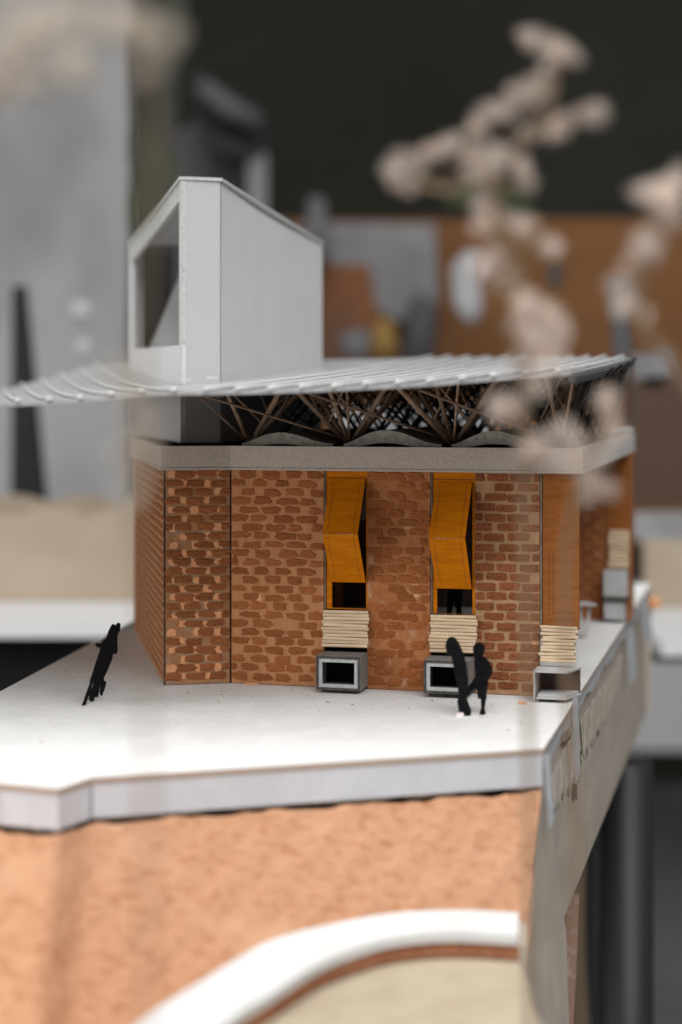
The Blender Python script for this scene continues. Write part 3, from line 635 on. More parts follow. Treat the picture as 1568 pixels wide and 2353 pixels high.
# corner bay: flat orange panel, scored lines, slats, open card box
b = B(); FA.box(b, XK + .0014, FA.L, GZ + .030, KZ0 - .0004, -.0002, -.0022); cp = b.mk('corner_panel', 'ochre_side', bld)
b = B(); FA.box(b, XK + .0002, XK + .0012, GZ + .030, KZ0 - .0004, .0002, -.0024); b.mk('grey_jamb', 'roof_under', bld)
def line(pl, ua, va, ub, vb, par, wd=.0001):
    a = pl.hit(ua, va); c = pl.hit(ub, vb)
    b = B(); pl.box(b, min(a[0], c[0]) - wd, max(a[0], c[0]) + wd, min(a[1], c[1]) - wd, max(a[1], c[1]) + wd, -.0001, -.0005); b.mk('scored_line', 'ochre_line', par)
line(FA, 1262, 1265, 1262, 1410, cp); line(FA, 1271, 1268, 1271, 1408, cp); line(FA, 1271, 1409, 1321, 1409, cp); line(FA, 1258, 1140, 1321, 1140, cp); line(FA, 1265, 1424, 1321, 1424, cp)
slats(FA, (1243, 1437, 1324, 1523), 11, random.Random(47), d=.0042, wild=1.9)
pl = FA; p = .0150; x0, z1 = pl.hit(1231, 1541, p); x1, _ = pl.hit(1303, 1550, p); z0 = GZ + .0016; T = .0008
x1b = FA.L + .0012
b = B(); b.prism([pl.P(x0 - .0002, z1, .0003), pl.P(x0 - .0002, z1, p), pl.P(x1, z1, p), pl.P(x1b, z1, .0003)], (0, 0, -T)); ob = b.mk('open_box', 'box_pale', bld)
b = B(); b.prism([pl.P(x0 + .0004, z0 + T, .0003), pl.P(x0 + .0004, z0 + T, p), pl.P(x1, z0 + T, p), pl.P(x1b, z0 + T, .0003)], (0, 0, -T)); b.mk('bottom_plate', 'box_pale', ob)
b = B(); b.prism([pl.P(x0 + .0008, z0 + .0019, .0012), pl.P(x0 + .0008, z0 + .0019, p - .0008), pl.P(x1 - .0006, z0 + .0019, p - .0008), pl.P(x1b - .0012, z0 + .0019, .0012)], (0, 0, -.0010)); b.mk('inner_shelf', 'box_pale', ob)
b = B(); pl.box(b, x0 - .0008, x0 - .0003, z0 - .0010, z1, .0003, p + .0002); b.mk('side_plate', 'box_pale', ob)
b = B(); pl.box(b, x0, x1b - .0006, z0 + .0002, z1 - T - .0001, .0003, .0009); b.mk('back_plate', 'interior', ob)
b = B(); pl.box(b, x0 + .001, x1 - .002, GZ + .0003, z0 - .0001, .001, p - .003); b.mk('plinth', 'box_edge', ob)
# rear wing bay
b = B(); RW.box(b, RX + .0005, RW.L, GZ + .027, KZ0 - .0004, -.0002, -.0022); cp = b.mk('rear_panel', 'ochre_side', bld)
slats(RW, (1398, 1218, 1444, 1306), 10, random.Random(51), d=.0024, wild=1.4)
def rbox(u0, v0, u1, v1, m, nm, p, par):
    x0, z1 = RW.hit(u0, v0, p); x1, z0 = RW.hit(u1, v1, p); b = B(); RW.box(b, x0, x1, max(z0, GZ + .0004), z1, .0003, p); return b.mk(nm, m, par)
o = rbox(1387, 1312, 1441, 1372, 'box_pale', 'rear_box', .010, bld); rbox(1386, 1373, 1446, 1381, 'box_edge', 'dark_seam', .012, o); rbox(1389, 1382, 1436, 1424, 'box_pale', 'rear_box', .010, bld)
B().tube([at(1452, 1374, 1.07), at(1456, 830, 1.07)], .0005, 6).mk('thin_post', 'box_edge', bld)

# ---- vault shells on the deck
NS = [-.001, .0496, .0992, .149]
def vault(xa, xb, seed, amp, start):
    r = random.Random(seed); n = 26; th = .0022; b = B(); top = []; bot = []
    for i in range(n + 1):
        f = i / n; g = f ** .82; z = KZ1 - .0011 + amp * (.5 - .5 * math.cos(2 * math.pi * g)) ** .9
        top.append((xa + (xb - xa) * f, z + th)); bot.append((xa + (xb - xa) * f, KZ1 - .0011 + .5 * max(0, z - KZ1 + .0011 - .0010)))
    nd = 10; D = .17
    for a in range(nd):
        for i in range(n):
            pa, pb = start - D * a / nd, start - D * (a + 1) / nd
            b.add([FA.P(*top[i], pa), FA.P(*top[i + 1], pa), FA.P(*top[i + 1], pb), FA.P(*top[i], pb)], [(0, 1, 2, 3)], 0)
            b.add([FA.P(*bot[i], pa), FA.P(*bot[i], pb), FA.P(*bot[i + 1], pb), FA.P(*bot[i + 1], pa)], [(0, 1, 2, 3)], 0)
    for i in range(n):
        b.add([FA.P(*bot[i], start), FA.P(*bot[i + 1], start), FA.P(top[i + 1][0], top[i + 1][1] + r.uniform(-.00015, .00015), start), FA.P(*top[i], start)], [(0, 1, 2, 3)], 1)
        b.add([FA.P(*bot[i], start - D), FA.P(*bot[i + 1], start - D), FA.P(*top[i + 1], start - D), FA.P(*top[i], start - D)], [(0, 1, 2, 3)], 1)
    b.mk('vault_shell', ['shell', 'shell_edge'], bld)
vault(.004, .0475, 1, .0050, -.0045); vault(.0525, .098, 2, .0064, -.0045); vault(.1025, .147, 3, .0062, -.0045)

# ================================================================== tower
T1, T2, T3, T0 = Vector((-.0770, .822, 0)), Vector((-.0585, .828, 0)), Vector((-.0109, 1.016, 0)), Vector((-.1265, 1.020, 0))
TZB, ZR, ZE = KZ1 + .0003, .1030, .0885
tow = thing('tower', 'tall grey mount board tower with sloping lid rising through the roof', 'tower', (-.068, .9, TZB))
def v3(p, z): return Vector((p.x, p.y, z))
PF = Plane(T1, T2); b = B(); PF.box(b, .0006, PF.L, TZB, ZR, 0, -.0022); b.mk('front_panel', 'card_tower', tow)
PR = Plane(T2, T3); n = 14; tp = []
for i in range(n + 1):
    f = i / n; tp.append(PR.P(.0003 + (PR.L - .0003) * f, ZR + (ZE - ZR) * f - .0026 * math.sin(math.pi * f ** .8) - .0002, -.0002))
b = B(); b.prism([PR.P(.0003, TZB, -.0002), PR.P(PR.L, TZB, -.0002)] + tp[::-1], PR.n * -.0022); b.mk('side_panel', 'card_tower_smooth', tow)
PLf = Plane(T0, T1)
L = PLf.L; zt = lambda x: ZE + (ZR - ZE) * x / L
b = B(); b.prism([PLf.P(.0, TZB, 0), PLf.P(L, TZB, 0), PLf.P(L, .0235, 0), PLf.P(0, .0265, 0)], PLf.n * -.0022); b.mk('lower_panel', 'card_tower_smooth', tow)
b = B(); b.prism([PLf.P(0, .0266, 0), PLf.P(.016, .0261, 0), PLf.P(.016, zt(.016) - .0116, 0), PLf.P(0, zt(0) - .0118, 0)], PLf.n * -.0022); b.mk('post', 'card_tower_smooth', tow)
b = B(); b.prism([PLf.P(L - .007, .0237, 0), PLf.P(L, .0236, 0), PLf.P(L, zt(L) - .0089, 0), PLf.P(L - .007, zt(L - .007) - .0090, 0)], PLf.n * -.0022); b.mk('post', 'card_tower_edge', tow)
b = B(); b.prism([PLf.P(0, zt(0) - .0116, 0), PLf.P(L, zt(L) - .0087, 0), PLf.P(L, zt(L), 0), PLf.P(0, zt(0), 0)], PLf.n * -.0022); b.mk('top_rail', 'card_tower_edge', tow)
BK = Plane(T3, T0)     # rear plane, gusset with a slanted edge and rear post
Yb = 1.014
gp = [at(338, 812, Yb), at(405, 652, Yb), at(441, 568, Yb), v3(T3, ZE - .001) + Vector((-.003, -.003, 0)), Vector((T3.x - .003, Yb, TZB)), Vector((T0.x + .012, Yb, TZB)), at(338, 830, Yb)]
b = B(); b.prism(gp, (0, .002, 0)); b.mk('rear_gusset', 'card_tower_smooth', tow)
b = B(); b.hexa([at(309, 572, Yb), at(329, 572, Yb), at(329, 990, Yb), at(309, 990, Yb)], [at(309, 572, Yb + .002), at(329, 572, Yb + .002), at(329, 990, Yb + .002), at(309, 990, Yb + .002)]); b.mk('rear_post', 'card_tower_smooth', tow)
o_ = .0008
lid = [T1 + Vector((-o_, -o_, ZR + .0002)), T2 + Vector((o_, -o_, ZR + .0002)), T3 + Vector((o_, o_, ZE + .0003)), T0 + Vector((-o_, o_, ZE + .0003))]
b = B(); b.add(lid + [p + Vector((0, 0, .0015)) for p in lid], [(0, 1, 2, 3), (7, 6, 5, 4), (0, 4, 5, 1), (1, 5, 6, 2), (2, 6, 7, 3), (3, 7, 4, 0)]); b.mk('lid', 'card_tower_edge', tow)
b = B(); PF.box(b, PF.L - .0001, PF.L + .00022, TZB, ZR - .0004, .0001, -.0008); b.mk('corner_seam', 'box_edge', tow)
b = B(); PF.box(b, -.0004, .0004, TZB, ZR - .0002, .0003, -.0006); b.mk('corner_trim', 'card_tower_edge', tow)

# ================================================================== roof canopy
YF, YB = .655, 1.09
VF = [(-500, 937), (0, 927), (72, 925), (187, 918), (324, 904), (376, 901), (568, 899), (744, 893), (976, 881), (1136, 868), (1305, 856), (1340, 853)]
def zf(u0): return (CV - interp(u0, VF)) / FPX * YF
def zb_left(u0): return interp(u0, [(-500, -.018), (0, .0008), (115, .0057), (391, .0185), (430, .019)])
def rib_curve(kind, a, n=22):
    """a rib from the front edge to the back edge. left wing, fan in the valley, right wing"""
    pts = []; yb = YB if kind != 'R' else interp(a, [(850, YB), (1312, .935)])
    for i in range(n + 1):
        t_ = i / n; Y = YF + (yb - YF) * t_
        if kind == 'L': x = (a - CU) / FPX * YF - .2122 * (Y - YF); z = zf(a) + (zb_left(a) - zf(a)) * t_ ** 2.1
        elif kind == 'R': x = (a - CU) / FPX * YF + .2536 * (Y - YF); z = zf(a) + (interp(a, [(850, .0228), (1312, .0198)]) - zf(a)) * (t_ * .75 + .25 * t_ * t_)
        else:
            x = (430 - CU) / FPX * YF + (-.2122 + (.4658) * a) * (Y - YF); zl = zf(430) + (zb_left(430) - zf(430)) * t_ ** 2.1
            zr = zf(430) + (.0228 - zf(430)) * (t_ * .75 + .25 * t_ * t_); z = zl + (zr - zl) * a
        pts.append(Vector((x, Y, z)))
    return pts
rows = [('L', u) for u in range(-460, 430, 36)] + [('F', a / 6) for a in range(7)] + [('R', 430 + 36.7 * k) for k in range(1, 25)]
def roof_z(x, y):
    best = None
    t_ = (y - YF) / (YB - YF)
    u0 = CU + (x - .2536 * (y - YF)) / YF * FPX
    if u0 > 850: t_ = min(1, (y - YF) / (interp(u0, [(850, YB), (1312, .935)]) - YF))
    if u0 >= 430: return zf(u0) + (.0228 - zf(u0)) * (t_ * .75 + .25 * t_ * t_)
    return zf(430) + (.0195 - zf(430)) * (t_ * .6 + .4 * t_ * t_)
roof = thing('roof_canopy', 'wide silver ribbed roof canopy dipping to a valley on brown stick struts', 'roof', (.05, .87, KZ1))
vs = []; fs = []; ms = []; n = 23; TH = .0013
for k, a in rows: vs += rib_curve(k, a)
N0 = len(vs); vs += [p - Vector((0, 0, TH)) for p in vs[:N0]]
R_ = len(rows)
for j in range(R_ - 1):
    for i in range(n - 1):
        q = (j * n + i, (j + 1) * n + i, (j + 1) * n + i + 1, j * n + i + 1); fs.append(q); ms.append(0); fs.append(tuple(x + N0 for x in q[::-1])); ms.append(1)
    for i in (0, n - 1):
        a, c = j * n + i, (j + 1) * n + i; fs.append((a, c, c + N0, a + N0)); ms.append(0)
for j in (0, R_ - 1):
    for i in range(n - 1):
        a, c = j * n + i, j * n + i + 1; fs.append((a, c, c + N0, a + N0)); ms.append(0)
mk('roof_sheet', vs, fs, ['roof', 'roof_under'], roof, mats=ms)
def rib(kind, a, seed):
    r = random.Random(seed); c = rib_curve(kind, a, 30); c[0] = c[0] + Vector((0, -.0006, 0))
    B().tube([p + Vector((r.uniform(-.0001, .0001), 0, .0008 + r.uniform(-.00015, .00015))) for p in c], .00115, 6).mk('rib', 'rib', roof, smooth=True)
k = 0
for a in [115 - 72 * i for i in range(1, 7)][::-1] + [115 + 72 * i for i in range(0, 5)]: rib('L', a, k); k += 1
for j in range(0, 12): rib('R', 472 + 73.4 * j, 50 + j)
for j in range(0, 12): rib('R', 472 + 73.4 * (j + .5), 80 + j) if j > 99 else None
B().tube([rib_curve('R', 1312, 22)[i] + Vector((.0004, 0, -.003)) for i in range(23)], .0016, 6).mk('edge_beam', 'fascia', roof)
for (du, yy) in ((0, .816), (45, .818)):
    q = at(428 + du * 1.4, 876 - du * .12, yy); B().hexa([q + Vector(d) for d in ((-.003, 0, 0), (.002, 0, 0), (.002, 0, .0013), (-.003, 0, .0013))], [q + Vector(d) for d in ((-.003, .003, 0), (.002, .003, 0), (.002, .003, .0013), (-.003, .003, .0013))]).mk('flashing_clip', 'rib', roof)
# struts
cyl = bpy.data.meshes.new('strut'); bm = bmesh.new(); bmesh.ops.create_cone(bm, cap_ends=True, segments=7, radius1=1, radius2=1, depth=1); bm.to_mesh(cyl); bm.free(); cyl.materials.append(M['strut'])
for p_ in cyl.polygons: p_.use_smooth = len(p_.vertices) == 4
cylb = cyl.copy(); cylb.materials[0] = M['strut_black']
def strut(a, c, rad, black=False):
    d = c - a; inst('strut', cylb if black else cyl, Matrix.Translation((a + c) / 2) @ d.to_track_quat('Z', 'Y').to_matrix().to_4x4() @ Matrix.Diagonal((rad, rad, d.length, 1)), roof)
r = random.Random(9)
for row in range(6):
    pp = -.022 - .044 * row
    for ci, x in enumerate((.0025, .0512, .1002, .1495)):
        Nn = FA.P(x, KZ1 + .0004, pp)
        if row > 2 and ci == 0: continue
        tops = []
        for sx in (-1, 1):
            for sp in (-1, 1):
                if ci == 0 and sx < 0: continue
                if ci == 3 and sx > 0 and row < 2: pass
                q = FA.P(x + sx * (.0238 if not (ci == 3 and sx > 0) else .013) + r.uniform(-.001, .001), 0, pp + sp * .021 + r.uniform(-.001, .001)); q.z = roof_z(q.x, q.y) - TH - .0004
                tops.append(q); strut(Nn + Vector((sx * .0006, 0, 0)), q, .0013 if row < 1 else .0009, row > 0 or ci == 3)  # right hand column coloured black to dim the light on it
                if row < 4:
                    m = Nn + (q - Nn) * .36
                    q2 = FA.P(x - sx * .004, 0, pp + sp * .024); q2.z = roof_z(q2.x, q2.y) - TH - .0004; strut(m, q2, .0005, row > 0 and ci % 2 == 0)
                    m = Nn + (q - Nn) * .5
                    q2 = FA.P(x + sx * .0235, 0, pp - sp * .004); q2.z = roof_z(q2.x, q2.y) - TH - .0004; strut(m, q2, .0005, row > 0 or ci == 3)
        if row < 1:
            q = FA.P(x - .003, 0, pp + .03); q.z = roof_z(q.x, q.y) - TH - .0003; strut(Nn, q, .0010)
            q = FA.P(x + (-.010 if ci == 0 else .012), 0, pp + .055); q.z = roof_z(q.x, q.y) - TH - .0003; strut(Nn, q, .0006)
            if ci < 3:
                m = FA.P(x + .020, 0, pp + .035); m.z = KZ1 + .012; q = FA.P(x - .004, 0, pp + .060); q.z = roof_z(q.x, q.y) - .004; strut(FA.P(x + .044, KZ1 + .004, pp + .004), q, .0006)
for row in range(4):     # second lattice of thin black sticks between the main nodes
    pp = -.044 - .044 * row
    for x in (.0268, .0757, .1248):
        Nn = FA.P(x, KZ1 + .008, pp)
        for sx in (-1, 1):
            for sp in (-1, 1):
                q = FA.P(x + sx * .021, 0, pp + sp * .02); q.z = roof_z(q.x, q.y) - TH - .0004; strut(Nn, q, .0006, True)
for j in range(7):      # slim slanted sticks near the far right end of the canopy
    a = FA.P(.150 + .001 * j, KZ1 + .0006, -.05 - .02 * j); q = a + FA.ex * -.022 + Vector((0, .004, 0)); q.z = roof_z(q.x, q.y) - TH - .0004; strut(a, q, .0006, j % 2 == 0)

# ================================================================== small table and crumbs on the platform
lump('clay_piece', 1503, 1386, 1.19, 16, 14, 'bare', 'small orange clay piece at the far platform corner', 'clay piece', 12)
t = thing('small_table', 'tiny grey half round table behind the corner bay', 'table', (.136, .935, GZ))
b = B(); c = at(1334, 1391, .93)
top = [c + Vector((-.006, -.003, 0)), c + Vector((.0085, -.003, 0)), c + Vector((.0075, .006, .0)), c + Vector((.004, .0115, 0)), c + Vector((-.006, .0125, 0))]
b.prism(top, (0, 0, .0009)); b.mk('table_top', 'box_pale', t)
for (u0, u1) in ((1356, 1346), (1332, 1342)):
    B().hexa([at(u0 - 3, 1391, .931), at(u0 + 4, 1391, .931), at(u1 + 3, 1466, .931), at(u1 - 3, 1466, .931)], [at(u0 - 3, 1391, .933), at(u0 + 4, 1391, .933), at(u1 + 3, 1466, .933), at(u1 - 3, 1466, .933)]).mk('leg', 'box_pale', t)
r = random.Random(77); b = B()
for k in range(380):
    u = r.uniform(60, 1230); v = 1575 + abs(r.gauss(0, 1)) * 55
    if u < 380: v = 1440 + (380 - u) * .45 + abs(r.gauss(0, 1)) * 80
    Y = GZ * FPX / (CV - v); q = at(u, v, Y); s = r.uniform(.0001, .00034) * (2.4 if r.random() < .06 else 1)
    pl_ = (q - FA.o).dot(FA.n); inside = pl_ < .0008 and q.x > P2[0]; in1 = (q - F1.o).dot(F1.n) < .0008 and P1[0] < q.x <= P2[0]; inl = (q - FL.o).dot(FL.n) < .001 and q.x > -.12
    if inside or in1 or (inl and q.x < P1[0]): continue
    b.add([q + Vector((-s, 0, .00005)), q + Vector((0, -s * .8, .00005)), q + Vector((s * 1.2, 0, .00005)), q + Vector((0, s, .00005)), q + Vector((0, 0, s * .8))], [(0, 1, 4), (1, 2, 4), (2, 3, 4), (3, 0, 4), (3, 2, 1, 0)])
tag(b.mk('crumbs', 'crumb'), 'brown clay crumbs scattered over the white platform', 'crumbs', kind='stuff')
def chip(u, v, w_, h_, lab):
    Y = GZ * FPX / (CV - v); q = at(u, v, Y); b = B(); K = 8
    b.prism([q + Vector((math.cos(6.28 * k / K) * w_ * r.uniform(.8, 1.1), math.sin(6.28 * k / K) * h_ * r.uniform(.8, 1.1), .0009)) for k in range(K)], (0, 0, -.0008))
    tag(b.mk('brick_chip', 'bare'), lab, 'chip')
chip(579, 1573.5, .0033, .0008, 'flat orange clay chip at the foot of the wide daubed wall'); chip(1200, 1618, .0021, .0012, 'small round orange clay chip beside the open card box')

# ================================================================== black paper figures
def cutout(name, poly_px, Q, d, wv, th, label, m='black', parent=None, group=None):
    nrm = d.cross(wv).normalized(); pts = []
    for u, v in poly_px:
        ray = at(u, v, 1.0); tt = Q.dot(nrm) / ray.dot(nrm); pts.append(ray * tt)
    zmin = min(p_.z for p_ in pts); sh = Vector((0, 0, GZ + .0001 - zmin)) if parent is None and abs(zmin - GZ) < .004 else Vector((0, 0, 0))
    if nrm.y < 0: nrm = -nrm
    o = B().prism([p_ + sh for p_ in pts], nrm * th).mk(name, m, parent)
    if label: tag(o, label, 'figure', 'black paper figures')
    return o, sh
def cv(pts, x0, y0, s): return [((x0 + a / s) / 1.5944, (y0 + c / s) / 1.5944) for a, c in pts]
adult = cv([(1135, 495), (1160, 487), (1190, 495), (1215, 530), (1235, 575), (1258, 630), (1272, 690), (1280, 760), (1287, 830), (1280, 880), (1283, 905), (1272, 930), (1285, 980), (1300, 1020), (1312, 1050), (1308, 1085), (1290, 1098), (1258, 1098), (1250, 1070), (1215, 1066), (1210, 1020), (1203, 985), (1215, 940), (1208, 880), (1195, 820), (1178, 770), (1172, 700), (1160, 640), (1150, 625), (1128, 637), (1118, 615), (1122, 600), (1113, 565), (1118, 525)], 1100, 2100, 2.0907)
child = cv([(1345, 545), (1380, 538), (1408, 550), (1417, 585), (1412, 620), (1402, 640), (1425, 655), (1455, 690), (1475, 745), (1472, 780), (1445, 815), (1440, 860), (1432, 900), (1428, 960), (1420, 1000), (1415, 1045), (1422, 1080), (1410, 1090), (1380, 1090), (1377, 1070), (1388, 1040), (1385, 970), (1362, 965), (1360, 910), (1340, 890), (1320, 910), (1290, 945), (1270, 940), (1275, 900), (1290, 870), (1320, 835), (1345, 800), (1340, 740), (1338, 690), (1345, 660), (1330, 640), (1325, 590), (1330, 560)], 1100, 2100, 2.0907)
shoe = cv([(1195, 1082), (1215, 1066), (1250, 1070), (1258, 1100), (1250, 1112), (1195, 1114)], 1100, 2100, 2.0907)
Qa = at(1065, 1648, .7035); Qc = at(1108, 1644, .708); up_ = Vector((0, .002, .035))
pa = thing('paper_figure', 'taller hooded black paper figure bending forward before the second window', 'figure', (Qa.x, Qa.y, GZ), 'black paper figures')
cutout('body', adult, Qa, Vector((1, -.06, 0)), up_, .0006, None, parent=pa)
cutout('shoe', shoe, Qa - Vector((0, .0004, 0)), Vector((1, -.06, 0)), up_, .0006, None, 'shoe', pa)
B().hexa([Vector((Qa.x - .002, Qa.y - .001, GZ)), Vector((Qa.x + .006, Qa.y - .001, GZ)), Vector((Qa.x + .006, Qa.y + .002, GZ)), Vector((Qa.x - .002, Qa.y + .002, GZ))],
         [Vector((Qa.x - .002, Qa.y - .001, GZ + .0004)), Vector((Qa.x + .006, Qa.y - .001, GZ + .0004)), Vector((Qa.x + .006, Qa.y + .002, GZ + .0004)), Vector((Qa.x - .002, Qa.y + .002, GZ + .0004))]).mk('foot_tab', 'card_white', pa)
cutout('paper_figure', child, Qc, Vector((1, .05, 0)), up_, .0006, 'smaller black paper figure with hand in pocket next to the hooded one')
couple = cv([(965, 228), (1000, 235), (1028, 262), (1060, 215), (1090, 200), (1135, 215), (1130, 290), (1125, 365), (1100, 410), (1075, 445), (1065, 500), (1070, 560), (1062, 650), (1070, 690), (1070, 800), (1040, 880), (1010, 875), (990, 850), (975, 880), (950, 990), (910, 1090), (870, 1190), (820, 1300), (775, 1390), (780, 1450), (828, 1470), (825, 1510), (790, 1630), (745, 1750), (750, 1775), (700, 1765), (690, 1700), (705, 1560), (695, 1520), (675, 1680), (650, 1800), (575, 1810), (565, 1880), (510, 1905), (465, 1880), (455, 1830), (480, 1720), (540, 1560), (565, 1440), (540, 1490), (480, 1700), (420, 1870), (385, 1970), (350, 1990), (300, 1980), (330, 1920), (370, 1800), (440, 1600), (480, 1500), (470, 1470), (540, 1270), (590, 1100), (650, 930), (690, 810), (695, 745), (640, 730), (590, 690), (620, 630), (700, 650), (760, 590), (840, 515), (855, 460), (885, 370), (930, 280)], 250, 2250, 5.884)
G1 = Vector((-.1095, .7287, GZ)); G2 = Vector((-.1041, .746, GZ))
cutout('paper_figure', couple, G1, G2 - G1, Vector((.0095, 0, .035)), .00025, 'leaning black paper couple standing alone left of the brick corner')
B().hexa([G1 + Vector(d) for d in ((-.004, -.002, .0001), (.005, -.001, .0001), (.006, .004, .0001), (-.002, .003, .0001))], [G1 + Vector(d) for d in ((-.003, -.001, .0003), (.004, 0, .0003), (.005, .003, .0003), (-.001, .002, .0003))])
ins = [(0, 0), (5, 0), (7, 14), (9, 26), (11, 14), (12, 0), (18, 0), (17, 20), (19, 44), (21, 62), (23, 46), (26, 47), (26, 66), (22, 80), (14, 84), (14, 88), (17, 94), (14, 102), (7, 103), (3, 97), (5, 88), (4, 84), (-3, 80), (-7, 62), (-5, 44), (-2, 46), (0, 60), (2, 42), (1, 20)]
Yi = .806; xi = at(1044, 0, Yi).x
o = B().prism([Vector((xi + (a - 9) * .00042, Yi, GZ + .0265 + c * .00036)) for a, c in ins], (0, .0006, 0)).mk('paper_figure', 'black'); tag(o, 'black paper figure standing inside behind the second window', 'figure', 'black paper figures')

# ================================================================== dried flower trees in the foreground
def head_mesh(name, seed, m, cnt=230):
    r = random.Random(seed); vs = []; fs = []
    for k in range(cnt):
        d = Vector((r.gauss(0, 1), r.gauss(0, 1), r.gauss(0, 1))).normalized() * r.random() ** .45 * r.uniform(.8, 1.3)
        s = r.uniform(.05, .105); A = Matrix.Rotation(r.uniform(0, 6.3), 3, Vector((r.gauss(0, 1), r.gauss(0, 1), r.gauss(0, 1))).normalized()); n0 = len(vs)
        for q in ((1, 0, 0), (-1, 0, 0), (0, 1, 0), (0, -1, 0), (0, 0, .6), (0, 0, -.6)): vs.append(d + A @ Vector(q) * s)
        for q in ((0, 2, 4), (2, 1, 4), (1, 3, 4), (3, 0, 4), (2, 0, 5), (1, 2, 5), (3, 1, 5), (0, 3, 5)): fs.append(tuple(x + n0 for x in q))
    me = bpy.data.meshes.new(name); me.from_pydata(vs, [], fs); me.materials.append(M[m]); return me
heads = [head_mesh('flower_head', 60 + k, 'flower' if k < 3 else 'flower_b') for k in range(5)]
def plant(label, base, stem, blobs, Y, leaves=(), hs=(0, 1, 2), srad=.0009, seed=1, twigs=True):
    r = random.Random(seed); t = thing('dried_flower', label, 'dried flower', base, 'dried flower sprays in the foreground')
    pts = [base] + [at(u, v, Y) for u, v in stem]
    B().tube(spline(pts, 5), srad, 6).mk('stem', 'stem', t, smooth=True)
    sp = spline(pts[1:], 12)
    for (u, v, ru, rv, rot) in blobs:
        y = Y + r.uniform(-.02, .02); c = at(u, v, y); k = y / FPX
        if twigs:
            near = min(sp, key=lambda q: (q - c).length + max(0, q.z - c.z) * 1.5); B().tube([near, (near + c) / 2 + Vector((0, 0, -.0015)), c], .0004, 5).mk('twig', 'stem', t)
        R2 = Matrix.Rotation(-math.radians(rot), 4, 'Y')
        for q_ in range(3):
            d = R2 @ Vector((r.uniform(-.62, .62) * ru * k, r.uniform(-.5, .5) * ru * k, r.uniform(-.62, .62) * rv * k)); f_ = r.uniform(.5, .82)
            inst('flower_head', heads[r.choice(hs)], Matrix.Translation(c + d) @ R2 @ Matrix.Diagonal((ru * k * f_, ru * k * f_ * .9, rv * k * f_ * 1.1, 1)) @ Matrix.Rotation(r.uniform(0, 6), 4, 'Z'), t)
    for (u, v, l, rot) in leaves:
        c = at(u, v, Y); k = Y / FPX * l; R = Matrix.Rotation(-math.radians(rot), 3, 'Y')
        q = [R @ Vector(x) * k for x in ((-1, 0, 0), (-.3, -.1, .28), (.5, .1, .2), (1, 0, 0), (.5, .05, -.2), (-.3, -.05, -.28))]
        B().prism([c + x for x in q], (0, .0003, 0)).mk('leaf', 'green', t)
YP = .415
plant('tall dried pinkish flower spray blurred before the right half of the roof', at(1215, 3010, YP) * 1.0, [(1218, 2300), (1215, 1700), (1208, 1250), (1205, 950), (1215, 740), (1165, 560), (1135, 430), (1200, 330), (1270, 230), (1265, 100)],
      [(1255, 108, 62, 34, -18), (1205, 90, 34, 26, 10), (1300, 130, 34, 22, -35), (1245, 160, 22, 20, 0), (1245, 210, 44, 36, 10), (1195, 215, 30, 26, 0), (1130, 258, 52, 30, 12), (1090, 285, 36, 26, 30), (1345, 255, 52, 32, -12), (1300, 285, 44, 26, 25), (1372, 258, 24, 24, 0), (1235, 305, 46, 34, 20),
       (1060, 335, 46, 26, 15), (1000, 340, 42, 24, 18), (940, 378, 44, 34, 35), (905, 405, 26, 26, 0), (935, 425, 24, 22, 0), (1120, 375, 46, 40, 0), (1180, 370, 32, 26, 0), (1200, 410, 30, 26, 0), (1110, 425, 36, 30, 0),
       (1115, 475, 36, 24, 0), (1165, 495, 54, 30, -15), (1225, 525, 48, 30, -35), (1260, 565, 30, 30, -40), (1115, 530, 30, 26, 0), (1135, 590, 40, 34, 0), (1110, 630, 30, 26, 0), (1175, 640, 34, 30, -30), (1200, 690, 44, 36, -20), (1250, 715, 44, 44, 0), (1220, 770, 50, 44, 0), (1285, 760, 34, 40, 0), (1200, 830, 34, 34, 0), (1260, 830, 40, 34, 0),
       (1235, 880, 34, 30, 0), (1180, 930, 52, 42, 20), (1140, 940, 30, 26, 0), (1290, 985, 34, 28, 30), (1240, 1020, 44, 28, 0), (1270, 1060, 40, 26, 0), (1310, 1045, 34, 26, 0)], YP, [(1078, 440, 52, 35), (1168, 446, 44, -10), (1190, 466, 40, -30), (1060, 455, 40, 20)], seed=3)
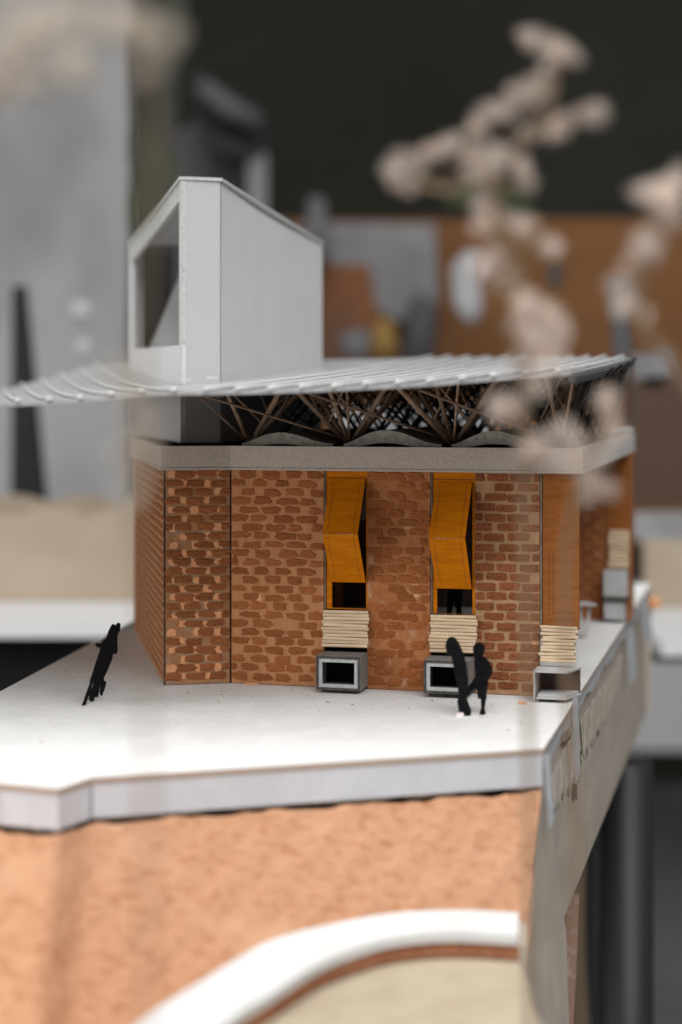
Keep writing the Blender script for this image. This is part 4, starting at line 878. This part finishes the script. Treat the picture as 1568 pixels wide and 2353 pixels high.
plant('drooping dried flower sprig blurred over the far cornice corner', at(1400, 3010, .43), [(1330, 2300), (1325, 1900), (1300, 1500), (1310, 1200), (1360, 1060), (1395, 960)],
      [(1392, 930, 34, 34, 0), (1405, 985, 34, 34, 0), (1385, 1035, 34, 26, 0), (1360, 1085, 30, 26, 0), (1385, 1125, 30, 30, 0), (1345, 1140, 26, 22, 0), (1330, 1010, 26, 20, 0)], .43, seed=5, hs=(0, 1, 2))
plant('dried flower sprig blurred at the upper right picture edge', at(1560, 3010, .40), [(1700, 2300), (1690, 1700), (1660, 1100), (1560, 850), (1470, 740), (1490, 560), (1520, 420)],
      [(1500, 420, 54, 36, 10), (1540, 440, 46, 36, -20), (1525, 490, 44, 34, 0), (1490, 545, 40, 36, 0), (1465, 590, 34, 34, 0), (1505, 585, 26, 30, 0), (1430, 650, 40, 30, 20), (1455, 700, 40, 28, -20), (1485, 725, 26, 22, 0), (1560, 400, 30, 30, 0)], .40, seed=7)
plant('very blurred cream flower stem close to the lens at the upper left', at(345, 3310, .30), [(338, 2900), (340, 2100), (335, 1500), (315, 1000), (340, 600), (350, 300), (320, 120), (240, 60)],
      [(345, 90, 56, 40, 0), (290, 50, 60, 34, 0), (400, 60, 46, 34, 0), (205, 30, 60, 40, 0), (340, 160, 40, 34, 0), (300, 880, 26, 22, 0), (265, 855, 26, 20, 0), (335, 925, 30, 24, 0), (305, 960, 30, 24, 0), (370, 960, 26, 20, 0), (330, 1010, 28, 24, 0), (295, 1040, 24, 20, 0), (345, 1060, 22, 20, 0), (300, 1130, 24, 28, 0)], .30, [(340, 330, 50, 75), (330, 480, 50, 95), (365, 400, 40, 80)], hs=(3, 4), srad=.0005, seed=9)
plant('pale cream flower spray blurred in the upper left picture corner', at(-500, 3310, .31), [(-520, 2900), (-460, 1500), (-280, 700), (-60, 280), (40, 130)],
      [(30, 110, 70, 44, 10), (90, 60, 70, 40, 20), (150, 130, 56, 40, 0), (20, 190, 60, 34, 0), (80, 190, 46, 30, 0), (170, 40, 50, 40, 0), (-30, 120, 60, 60, 0), (195, 170, 34, 34, 0), (10, 30, 60, 30, 0)], .31, hs=(3, 4), srad=.0005, seed=11)
print('bricks', nb)
